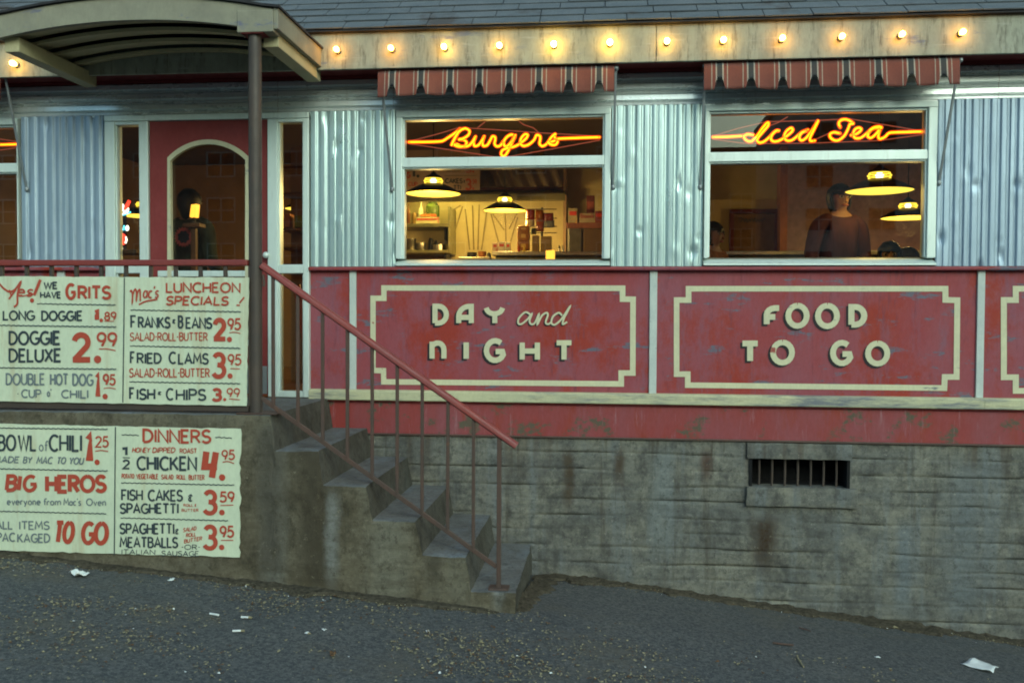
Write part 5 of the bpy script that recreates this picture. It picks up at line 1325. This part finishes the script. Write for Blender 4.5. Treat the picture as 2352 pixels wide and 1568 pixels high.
# menu board hung inside, over the hood
YMB = 3.3
mbd = thing('inside_menu_board', 'faded indoor menu board with prices behind the left lamp', 'sign', (c3(500, 305, YMB).x, YMB, c3(500, 305, YMB).z))
a, b = c3(-700, 305, YMB), c3(912, 60, YMB)
M['dull_board'] = plain('dull_board', (.42, .30, .22), .6, 0, .1, 5)
MB().box(a.x, b.x, YMB, YMB + .02, a.z, b.z + .35, .003).build('board', M['dull_board'], mbd)
mb = MB(); text(mb, 'CAKES', (528, 160, 722, 218), c3, YMB - .004, .18); text(mb, '&', (732, 178, 748, 212), c3, YMB - .004, .2); text(mb, 'TTI', (618, 236, 706, 288), c3, YMB - .004, .18); text(mb, 'I', (168, 70, 200, 152), c3, YMB - .004, .3)
stroke(mb, [(520, 132), (870, 130)], c3, YMB - .004, 4); stroke(mb, [(540, 84), (700, 80)], c3, YMB - .004, 6); dot(mb, (228, 136), 17, c3, YMB - .004); mb.build('lettering', M['sign_dark'], mbd)
mb = MB(); text(mb, '3', (746, 164, 822, 292), c3, YMB - .004, .16); text(mb, '59', (828, 170, 878, 226), c3, YMB - .004, .15); dot(mb, (838, 274), 12, c3, YMB - .004); text(mb, 'CUP', (120, 200, 225, 250), c3, YMB - .004, .16); text(mb, 'G', (95, 90, 145, 160), c3, YMB - .004, .18); text(mb, '3', (750, 40, 822, 100), c3, YMB - .004, .16); dot(mb, (838, 88), 11, c3, YMB - .004)
mb.build('lettering', M['sign_red'], mbd)
M['orange_glow'] = glow('orange_shade', (1.0, .42, .04), 2.2)
def lantern(c, w_, h_, label, lean=0.0):
    t_ = thing('table_lamp', label, 'lamp', (c.x, c.y, c.z - h_ / 2 - .05), 'small orange lamps')
    mb = MB(); mb.prism([(-w_ / 2, .05), (w_ / 2, .05), (w_ / 2 + lean, .05 + h_), (-w_ / 2 + lean * 1.3, .05 + h_ * .95)], -.03, .03, 'y'); mb.build('shade', M['orange_glow'], t_, local=True)
    mb = MB(); mb.lathe([(0, 0), (.05, 0), (.05, .008), (.012, .015), (.012, .049), (0, .049)], n=16); mb.build('foot', M['dark_metal'], t_, local=True)
c = c3(1690, 1003, .42); lantern(c, 95 * .208 * 6.8 / FPX, 95 * .208 * 6.8 / FPX, 'small glowing orange lamp at the bottom of the Burgers window')
c = c5(842, 970, .55); lantern(c, 62 * .228 * 6.95 / FPX, 135 * .228 * 6.95 / FPX, 'glowing orange lamp behind the arched door glass', .01)
tb = thing('window_table', 'small table under the orange lamp by the Burgers window', 'table', (c3(1690, 1100, .42).x, .5, z_floor))
zt2 = c3(1690, 1003, .42).z - 95 * .208 * 6.8 / FPX / 2 - .051; xb = c3(1690, 1100, .42).x
MB().box(xb - .45, xb + .45, .12, .8, zt2 - .03, zt2, .005).build('table_top', M['brownwood'], tb); mb = MB(); mb.tube([(xb, .46, z_floor), (xb, .46, zt2 - .031)], .03, 12); mb.build('pedestal', M['steel'], tb)
dsk = thing('host_stand', 'small wooden stand under the orange lamp behind the door', 'stand', (c.x, .55, z_floor)); zs_ = c.z - 135 * .228 * 6.95 / FPX / 2 - .051
MB().box(c.x - .07, c.x + .07, .49, .61, zs_ - .03, zs_, .004).build('top', M['brownwood'], dsk); MB().box(c.x - .02, c.x + .02, .53, .57, z_floor - .01, zs_ - .031, .004).build('body', M['brownwood'], dsk)

# behind the Iced Tea window
mb = MB(); a, b = c4(285, 1200, 3.6), c4(715, 558, 3.6)
pw = thing('restroom_door', 'brown inner door with a scrawled script line, at the left of the Iced Tea window', 'door', (a.x, 3.6, z_floor))
mb.box(a.x, b.x, 3.56, 3.60, z_floor, b.z, .004); mb.build('leaf', cm('inner_door', (.17, .09, .035)), pw)
mb = MB(); frame_box(mb, a.x - .04, b.x + .04, z_floor - .05, b.z + .05, .045, 3.545, 3.605, .01); mb.build('frame', M['maroon'], pw)
mb = MB(); stroke(mb, [(350, 620), (372, 592), (388, 612), (366, 640), (396, 606), (410, 636), (428, 604), (440, 640), (462, 610), (470, 632), (490, 600), (500, 634), (520, 596), (528, 636), (545, 612), (560, 636), (578, 606), (592, 630), (612, 600), (628, 618)], c4, 3.552, 7, 5); mb.build('lettering', M['sign_dark'], pw)
pt = thing('partition', 'beige partition wall around the inner door', 'wall', (a.x, 3.7, z_floor))
MB().box(c4(-160, 600, 3.62).x, c4(760, 600, 3.62).x, 3.61, 3.68, z_floor - .01, c4(500, 408, 3.62).z).build('panel', M['in_wall'], pt)
a, b = c4(770, 1000, 3.4), c4(848, 600, 3.4); MB().box(a.x, b.x, 3.4, 3.6, z_floor - .01, ZC).build('column', cm('orange_column', (.40, .15, .06)), pt)
MB().box(c4(850, 500, 4.0).x, XR - .06, 4.05, 4.12, z_floor - .01, ZC - .01).build('far_panel', cm('rose_wall', (.44, .23, .17)), pt)

# ---------------------------------------------------------------- people inside
def skin(name, V, E, Rd, mat, parent, sub=2):
    me = bpy.data.meshes.new(name); me.from_pydata(V, E, []); me.materials.append(mat)
    o = bpy.data.objects.new(name, me); COL.objects.link(o); o.parent = parent
    s = o.modifiers.new('skin', 'SKIN'); s.use_smooth_shade = True
    for i, r in enumerate(Rd):
        sv = me.skin_vertices[0].data[i]; sv.radius = r if isinstance(r, tuple) else (r, r); sv.use_root = (i == 0)
    m_ = o.modifiers.new('sub', 'SUBSURF'); m_.levels = sub; m_.render_levels = sub
    return o
M['skin'] = plain('skin', (.36, .19, .12), .5, 0, .06, 20)
def person(label, headtop, rz, seated, shirt, trousers, hair, hairlong=.10, lean=.0):
    """headtop: where the crown of the head is; the figure faces -y before it is turned"""
    Hh = 1.66 if not seated else 1.27
    base = (headtop.x, headtop.y, headtop.z - Hh)
    t_ = thing('person', label, 'person', base, rz=rz); k = Hh
    hz = .90 if not seated else .50; d = Hh - 1.66 if not seated else Hh - 1.66
    sh = 1.38 + d; ly = -lean
    V = [(0, 0, hz), (0, ly * .4, hz + .14), (0, ly * .8, hz + .34), (0, ly, sh + .06), (0, ly - .012, sh + .115), (0, ly - .022, sh + .165), (0, ly - .010, sh + .215), (0, ly + .002, sh + .255)]
    Rr = [(.15, .11), (.13, .10), (.145, .105), (.070, .060), .043, (.058, .068), (.074, .090), (.055, .066)]
    E = [(i, i + 1) for i in range(7)]; shs = {}
    for s in (-1, 1):
        b = len(V); V += [(s * .165, ly, sh), (s * .215, ly + .02, sh - .26), (s * .17, ly - .17, sh - .40), (s * .15, ly - .23, sh - .41)]; Rr += [.055, .044, .030, (.034, .018)]
        E += [(3, b), (b, b + 1), (b + 1, b + 2), (b + 2, b + 3)]
        for j, (fx, L) in enumerate(((-.03, .045), (-.018, .075), (-.004, .082), (.010, .078), (.024, .06))):
            q = len(V); V += [(s * .15 + fx, ly - .25 - (0 if j else -.02), sh - .412), (s * .15 + fx * 1.35, ly - .25 - L * .6, sh - .425), (s * .15 + fx * 1.4, ly - .25 - L, sh - .445)]; Rr += [.010, .009, .007]
            E += [(b + 3, q), (q, q + 1), (q + 1, q + 2)]
        b = len(V)
        if seated: L = [(s * .10, -.03, hz - .04), (s * .12, -.42, hz - .02), (s * .12, -.42, .08), (s * .12, -.56, .03)]
        else: L = [(s * .10, 0, hz - .08), (s * .105, -.01, .48), (s * .105, .02, .08), (s * .11, -.13, .03)]
        V += L; Rr += [.085, .058, .042, .035]; E += [(0, b), (b, b + 1), (b + 1, b + 2), (b + 2, b + 3)]
    skin('body', V, E, Rr, M['skin'], t_)
    # shirt and trousers over the body
    SV = [V[0], V[1], V[2], V[3]]; SR = [(.17, .125), (.155, .12), (.175, .13), (.085, .075)]; SE = [(0, 1), (1, 2), (2, 3)]
    for s in (-1, 1):
        b = len(SV); SV += [(s * .175, ly, sh), (s * .225, ly + .02, sh - .26), (s * .175, ly - .16, sh - .39)]; SR += [.072, .060, .045]; SE += [(3, b), (b, b + 1), (b + 1, b + 2)]
    skin('shirt', SV, SE, SR, shirt, t_)
    TV = [(0, 0, hz + .02)]; TR = [(.165, .12)]; TE = []
    for s in (-1, 1):
        b = len(TV)
        if seated: L = [(s * .10, -.03, hz - .04), (s * .12, -.42, hz - .02), (s * .12, -.42, .12)]
        else: L = [(s * .10, 0, hz - .08), (s * .105, -.01, .48), (s * .105, .02, .10)]
        TV += L; TR += [.10, .072, .06]; TE += [(0, b), (b, b + 1), (b + 1, b + 2)]
    skin('trousers', TV, TE, TR, trousers, t_)
    hc = Vector((0, ly - .006, sh + .205))
    bm = bmesh.new(); bmesh.ops.create_uvsphere(bm, u_segments=22, v_segments=16, radius=1)
    for v in bm.verts:
        p = v.co; n_ = .006 * fbm(p.x * 5, p.y * 5, p.z * 5)
        v.co = Vector((hc.x + p.x * (.094 + n_), hc.y + .012 + p.y * (.112 + n_), hc.z + .018 + p.z * (.104 + n_) - (hairlong if p.z < -.15 else 0) * min(1, (-.15 - p.z) * 1.4)))
    kill = [f for f in bm.faces if (lambda c_: (c_.y < hc.y - .03 and c_.z < hc.z + .035 + .012 * math.sin(c_.x * 70)))(f.calc_center_median())]
    bmesh.ops.delete(bm, geom=kill, context='FACES'); mb = MB(); mb.bm(bm); o = mb.build('hair', hair, t_, smooth=True, local=True)
    sd_ = o.modifiers.new('t', 'SOLIDIFY'); sd_.thickness = .012
    fy = hc.y - .098
    for s in (-1, 1):
        mb = MB(); mb.ball((s * .032, fy + .014, hc.z + .004), .016, .009, .010, 10); mb.build('eye', cm('eye_white', (.6, .56, .5), .2), t_, smooth=True, local=True)
        mb = MB(); mb.ball((s * .032, fy + .007, hc.z + .004), .009, .004, .009, 8); mb.build('iris', cm('eye_dark', (.02, .015, .01), .2), t_, smooth=True, local=True)
        mb = MB(); mb.tube(spline([(s * .016, fy + .006, hc.z + .022), (s * .034, fy + .006, hc.z + .028), (s * .054, fy + .018, hc.z + .022)], 3), .0065, 6); mb.build('eyebrow', hair, t_, smooth=True, local=True)
        mb = MB(); mb.ball((s * .082, hc.y + .005, hc.z - .005), .010, .02, .03, 10); mb.build('ear', M['skin'], t_, smooth=True, local=True)
    mb = MB(); mb.tube([(0, fy + .008, hc.z + .012), (0, fy - .006, hc.z - .018), (0, fy - .010, hc.z - .030), (0, fy + .006, hc.z - .036)], [.007, .010, .013, .008], 8); mb.build('nose', M['skin'], t_, smooth=True, local=True)
    mb = MB(); mb.tube(spline([(-.026, fy + .014, hc.z - .062), (0, fy + .001, hc.z - .058), (.026, fy + .014, hc.z - .062)], 4), [.004] + [.009] * 7 + [.004], 6); mb.build('mouth', cm('lips', (.30, .09, .07), .4), t_, smooth=True, local=True)
    return t_
hairm = cm('black_hair', (.012, .011, .012), .45); jeans = cm('dark_cloth', (.03, .035, .05), .8)
hp = c4(1352, 312, .95)
person('standing woman in a rose shirt with black hair behind the Iced Tea window', hp, R_(14), False, cm('rose_shirt', (.11, .042, .046), .9), jeans, hairm, .05, .05)
hp = c4(1898, 890, 1.3); person('seated person of whom the dark hair shows, bottom right of the Iced Tea window', hp, R_(-15), True, cm('grey_shirt', (.2, .2, .2), .8), jeans, hairm, .06)
hp = c4(2085, 948, 1.5); person('lower seated person beside the frame, bottom right of the Iced Tea window', hp, R_(20), True, cm('brown_shirt', (.16, .08, .05), .8), jeans, cm('brown_hair', (.03, .018, .012), .5), .06)
hp = c4(82, 685, 1.6); person('seated person in orange light at the left edge of the Iced Tea window', hp, R_(50), True, cm('orange_shirt', (.40, .16, .07), .8), jeans, hairm, .04)
hp = c5(800, 800, .85); dp = person('person with black hair and a green jacket with a badge behind the door glass', hp, R_(165), False, cm('green_jacket', (.075, .085, .06), .8), jeans, hairm, .07)
c = c5(735, 1232, .60)
mb = MB(); n_ = 20
mb.add([(.085 * (1 if i % 2 else .78) * math.cos(i * math.pi / n_), .0, .085 * (1 if i % 2 else .78) * math.sin(i * math.pi / n_)) for i in range(2 * n_)], [tuple(range(2 * n_))])
bd = mb.build('badge', cm('badge_red', (.40, .08, .07), .7), dp, local=True)
dpm = Matrix.Translation(dp.location) @ Matrix.Rotation(R_(165), 4, 'Z')
bd.matrix_parent_inverse = Matrix.Identity(4); bd.matrix_basis = dpm.inverted() @ Matrix.Translation((c.x, c.y, c.z))
mb = MB(); mb.add([(.055 * (1 if i % 2 else .8) * math.cos(i * math.pi / 8), -.002, .055 * (1 if i % 2 else .8) * math.sin(i * math.pi / 8)) for i in range(16)], [tuple(range(16))]); mb.build('emblem', cm('badge_dark', (.02, .02, .03), .7), bd, local=True)
for m_ in (bd,) + tuple(bd.children):
    q = m_.modifiers.new('t', 'SOLIDIFY'); q.thickness = .001
for i_, (c_, rz_) in enumerate(((c4(1898, 890, 1.3), -15), (c4(2085, 948, 1.5), 20), (c4(82, 685, 1.6), 50))):
    st = thing('stool', ('round stool under the person whose dark hair shows', 'round stool under the lower seated person', 'round stool under the person in orange light')[i_], 'stool', (c_.x, c_.y, z_floor), 'stools at the tables', 0)
    zt3 = c_.z - 1.27 + .36; mb = MB(); mb.lathe([(0, zt3 - z_floor), (.17, zt3 - z_floor), (.18, zt3 - z_floor + .03), (.16, zt3 - z_floor + .06), (0, zt3 - z_floor + .06)], n=20); mb.build('seat', M['maroon'], st, smooth=True, local=True)
    mb = MB(); mb.tube([(0, 0, 0), (0, 0, zt3 - z_floor)], .03, 10); mb.build('pedestal', M['steel'], st, local=True)

# small coloured neon sign in the narrow window left of the door
ns = thing('bar_sign', 'small red, white and blue neon sign in the narrow window by the door', 'neon sign', (c5(130, 1350, .22).x, .22, c5(130, 1360, .22).z))
def nt_(col, st, nm): return M.setdefault(nm, glow(nm, col, st))
def ntube(pts, r, m_, sm=5):
    mb = MB(); mb.tube(spline([c5(x, y, .22) for x, y in pts], sm), r, 8); mb.build('tube', m_, ns, smooth=True)
rd, wh, cy = nt_((1, .04, .02), 3.2, 'neon_red'), nt_((1, .95, .75), 3, 'neon_white'), nt_((.12, .75, 1), 2.6, 'neon_cyan')
ntube([(148, 955), (165, 915), (190, 868), (172, 905), (158, 950)], .012, rd)
ntube([(92, 985), (108, 950), (112, 905), (128, 915), (122, 960), (150, 975), (178, 945), (165, 985), (120, 1000)], .0062, wh)
ntube([(88, 1012), (140, 1006), (202, 980)], .0055, cy, 3)
ntube([(112, 1118), (98, 1122), (100, 1138), (114, 1146), (110, 1162), (94, 1164)], .004, cy); ntube([(126, 1164), (136, 1118), (148, 1164)], .004, cy); ntube([(168, 1118), (158, 1140), (168, 1166), (180, 1142), (170, 1118)], .005, wh)
ntube([(90, 1228), (120, 1215), (140, 1240), (128, 1285), (118, 1300)], .014, rd); ntube([(152, 1230), (160, 1260), (150, 1295)], .0065, wh); ntube([(92, 1352), (106, 1346), (120, 1350)], .007, wh, 3)
mb = MB(); p = c5(140, 860, .24); q = c5(140, 1370, .24); mb.box(p.x - .012, p.x + .012, .238, .25, q.z, p.z); mb.build('backing', M['dark_metal'], ns)
MB().box(c5(20, 1370, .2).x, c5(330, 1370, .2).x, .1, .34, q.z - .03, q.z - .001, .003).build('window_shelf', M['brownwood'], diner)
a, b = c5(1690, 1520, 1.3), c5(1985, 250, 1.3)
sh_ = thing('display_shelf', 'dark open shelves inside the narrow window right of the door', 'shelf', ((a.x + b.x) / 2, 1.4, z_floor))
MB().box(a.x, b.x, 1.62, 1.66, z_floor - .01, b.z).build('back_panel', M['in_wall2'], sh_)
for py in (520, 780, 1140, 1330, 1500): q_ = c5(1800, py, 1.3); MB().box(a.x, b.x, 1.3, 1.619, q_.z - .02, q_.z, .003).build('board', M['brownwood'], sh_)
for i_, (px_, pb, w_, h_, nm, lab, mt_) in enumerate(((1775, 1140, 70, 150, 'carton', 'white and orange box on the dark open shelves', cm('shelf_box', (.5, .22, .1))), (1910, 1140, 130, 130, 'tin', 'yellow green tin on the dark open shelves', cm('shelf_tin', (.30, .32, .04))))):
    q_ = c5(px_, pb, 1.34); sc = .228 * 7.7 / FPX; o_ = MB().box(q_.x - w_ * sc / 2, q_.x + w_ * sc / 2, 1.34, 1.46, q_.z + .001, q_.z + h_ * sc, .012).build(nm, mt_); tag(o_, lab, nm)
# red leaning board seen through the lower side window
a, b = at(690, 690, .3), at(722, 880, .3); lb = thing('leaning_board', 'red board leaning inside the lower window right of the door', 'board', (b.x, .3, z_floor))
MB().bar((a.x - .03, .3, a.z + .12), (b.x, .3, z_floor + .01), .055, .02, .003).build('board', cm('red_board', (.30, .04, .02)), lb)

# ---------------------------------------------------------------- litter on the ground
def ground_at(px, py):
    d = ray(px, py); o = Vector((0, -CAM_D, CAM_Z)); t0, t1 = .5, 40
    lo, hi = t0, t1
    f_ = lambda t_: (o + d * (t_ / FPX)).z - gz((o + d * (t_ / FPX)).x, (o + d * (t_ / FPX)).y)
    for i in range(60):
        m_ = (lo + hi) / 2
        if f_(m_) > 0: lo = m_
        else: hi = m_
    return o + d * (lo / FPX)
def scrap(px, py, w_, label, name='paper_scrap', mat='paper', seed=1, tall=.3, n=7):
    c = ground_at(px, py); rr = random.Random(seed); bm = bmesh.new(); bmesh.ops.create_grid(bm, x_segments=8, y_segments=6, size=.5)
    pol = [rr.uniform(.35, .55) for _ in range(n)]
    for v in bm.verts:
        a_ = (math.atan2(v.co.y, v.co.x) / (2 * math.pi) % 1) * n; i = int(a_) % n; u = a_ - int(a_)
        k = (pol[i] * (1 - u) + pol[(i + 1) % n] * u) * 2
        v.co.x *= k * w_; v.co.y *= k * w_ * .7; v.co.z = w_ * (tall * abs(fbm(v.co.x / w_ * 2 + seed, v.co.y / w_ * 2, seed)) + .04)
    mb = MB(); mb.bm(bm); t_ = mb.build(name, M[mat], None, smooth=True); t_.location = (c.x, c.y, gz(c.x, c.y) + .004); t_.rotation_euler.z = rr.uniform(0, 3)
    q = t_.modifiers.new('t', 'SOLIDIFY'); q.thickness = .0015
    tag(t_, label, name.replace('_', ' '), 'scraps of litter on the asphalt'); return t_
scrap(182, 1322, .125, 'largest crumpled white paper lying under the lower menu board', seed=3, tall=.45)
scrap(395, 1333, .045, 'small white paper under the middle of the lower menu board', seed=5)
scrap(745, 1448, .030, 'tiny white paper near the two cigarette ends', seed=6)
scrap(705, 1455, .030, 'faint grey paper chip at the foot of the steps wall', seed=7)
scrap(2015, 1510, .030, 'small white chip on the asphalt at the right', seed=9)
scrap(2055, 1442, .045, 'yellowish chip by the wall at the far right', mat='leaf', seed=10)
scrap(2255, 1534, .20, 'torn white paper in the bottom right corner', seed=12, tall=.12)
scrap(765, 1505, .045, 'brown dead leaf on the asphalt below the steps', 'dead_leaf', 'leaf2', 14, .5)
scrap(1110, 1578, .045, 'brown dead leaf at the bottom edge of the road', 'dead_leaf', 'leaf2', 15, .5)
for i, (px, py, rz, lab) in enumerate(((492, 1414, -.3, 'longer white cigarette end left of the other'), (566, 1421, -.05, 'white cigarette end in front of the steps wall'), (548, 1452, .2, 'short cigarette end nearest the camera'))):
    c = ground_at(px, py); t_ = thing('cigarette_end', lab, 'cigarette end', (c.x, c.y, gz(c.x, c.y)), 'cigarette ends', rz)
    mb = MB(); mb.tube([(-.030, 0, .010), (.012, 0, .010)], .0055, 8); mb.build('paper', M['paper'], t_, local=True, smooth=True); mb = MB(); mb.tube([(.012, 0, .010), (.03, 0, .010)], .0057, 8); mb.build('filter', M['leaf'] if i else M['paper'], t_, local=True, smooth=True)
for i, (pts, lab) in enumerate(([((1775, 1479), (1800, 1482), (1822, 1484)), 'short dark stick on the asphalt at the right'], [((1830, 1508), (1836, 1520), (1846, 1535)), 'pale dry straw near the bottom right'], [((1835, 1444), (1850, 1448), (1862, 1452)), 'thin brown twig below the vent'])):
    P = [ground_at(*p) for p in pts]; P = [Vector((p.x, p.y, gz(p.x, p.y) + .010)) for p in P]
    mb = MB(); mb.tube(spline(P, 4), [.004] * 9 if i else [.006] * 9, 6); o = mb.build('twig', M['leaf'] if i == 1 else M['iron'], None, smooth=True); tag(o, lab, 'twig', 'twigs on the asphalt')
# dry leaf crumbs, in drifts
mb = MB(); rr = random.Random(21)
def crumb(x, y, s):
    z = gz(x, y) + .006 + .012 * fbm(x * 1.4, y * 1.4, 0); a_ = rr.uniform(0, 6.3); k = rr.randint(3, 5); L = s * rr.uniform(.5, 1.2); mi = 0 if rr.random() < .72 else (1 if rr.random() < .96 else 2)
    vs = []
    for i in range(k):
        b = a_ + 6.283 * i / k + rr.uniform(-.4, .4); r = L * (1 if i % 2 else .55) * rr.uniform(.6, 1.1); vs.append((x + r * math.cos(b), y + r * math.sin(b), z + rr.uniform(0, .007)))
    mb.add(vs, [tuple(range(k))], mi)
cnt = 0
while cnt < 9000:
    x, y = rr.uniform(-4.2, 4.2), rr.uniform(-4.4, -1.1)
    dn = fbm(x * .9, y * 1.5, 4) + .5 * fbm(x * 3, y * 4, 8)
    band = math.exp(-((y + 2.1 + .1 * x) / .75) ** 2) * (1 if x < 1.6 else max(0.06, 1 - (x - 1.6)))
    if rr.random() < max(.025, band * min(1, max(0, dn * 1.6 + .30))): crumb(x, y, rr.uniform(.005, .016)); cnt += 1
for _ in range(900):
    x = rr.uniform(-.4, 3.6); crumb(x, -abs(rr.gauss(.05, .12)), rr.uniform(.004, .010))
for _ in range(700):
    x = rr.uniform(-4, -.3); crumb(x, -1.17 - abs(rr.gauss(.03, .10)), rr.uniform(.004, .011))
tag(mb.build('leaf_litter', [M['leaf'], M['leaf2'], M['paper']]), 'dry leaf crumbs drifted over the asphalt', 'leaf litter', kind='stuff')

# ---------------------------------------------------------------- across the street, seen in the window glass
def far_block(x0, x1, y, h, label, mat, dep=14, cols=6, rows=5, wmat=None, wz=2.2):
    gz0 = gz(0, -9); t_ = thing('apartment_building', label, 'building', ((x0 + x1) / 2, y, gz0), 'buildings across the street')
    MB().box(x0, x1, y - dep, y, gz0 - 3, gz0 + h).build('wall', mat, t_); MB().box(x0 - .2, x1 + .2, y - dep - .2, y + .25, gz0 + h, gz0 + h + .5).build('cornice', M['iron'], t_)
    for r in range(rows):
        for c_ in range(cols):
            x = x0 + (x1 - x0) * (c_ + .5) / cols; z = gz0 + 2.6 + r * 3.05
            if z + 2 > gz0 + h: continue
            mb = MB(); frame_box(mb, x - 1.0, x + 1.0, z - .8, z + .9, .09, y - .05, y + .06, bev=0); mb.box(x - .04, x + .04, y, y + .05, z - .8, z + .9); mb.box(x - 1, x + 1, y, y + .05, z, z + .07)
            w_ = mb.build('window', M['strip'], t_); MB().box(x - .92, x + .92, y - .02, y + .01, z - .72, z + .82).build('pane', M['dark_metal'], w_)
M['tan'] = plain('tan_stucco', (.80, .62, .52), .8, 0, .1, .6); M['brick'] = plain('brown_brick', (.24, .17, .14), .85, 0, .25, 1.5)
far_block(13.0, 52, -60, 17.5, 'tan apartment building across the street, mirrored in the Iced Tea window', M['tan'], cols=9)
far_block(-44, 3.0, -52, 16.5, 'dark brick building across the street, mirrored in the Burgers window', M['brick'], cols=9)
far_block(3.5, 13.6, -75, 16.2, 'low brick building in the gap across the street', M['brick'], cols=3, rows=5)
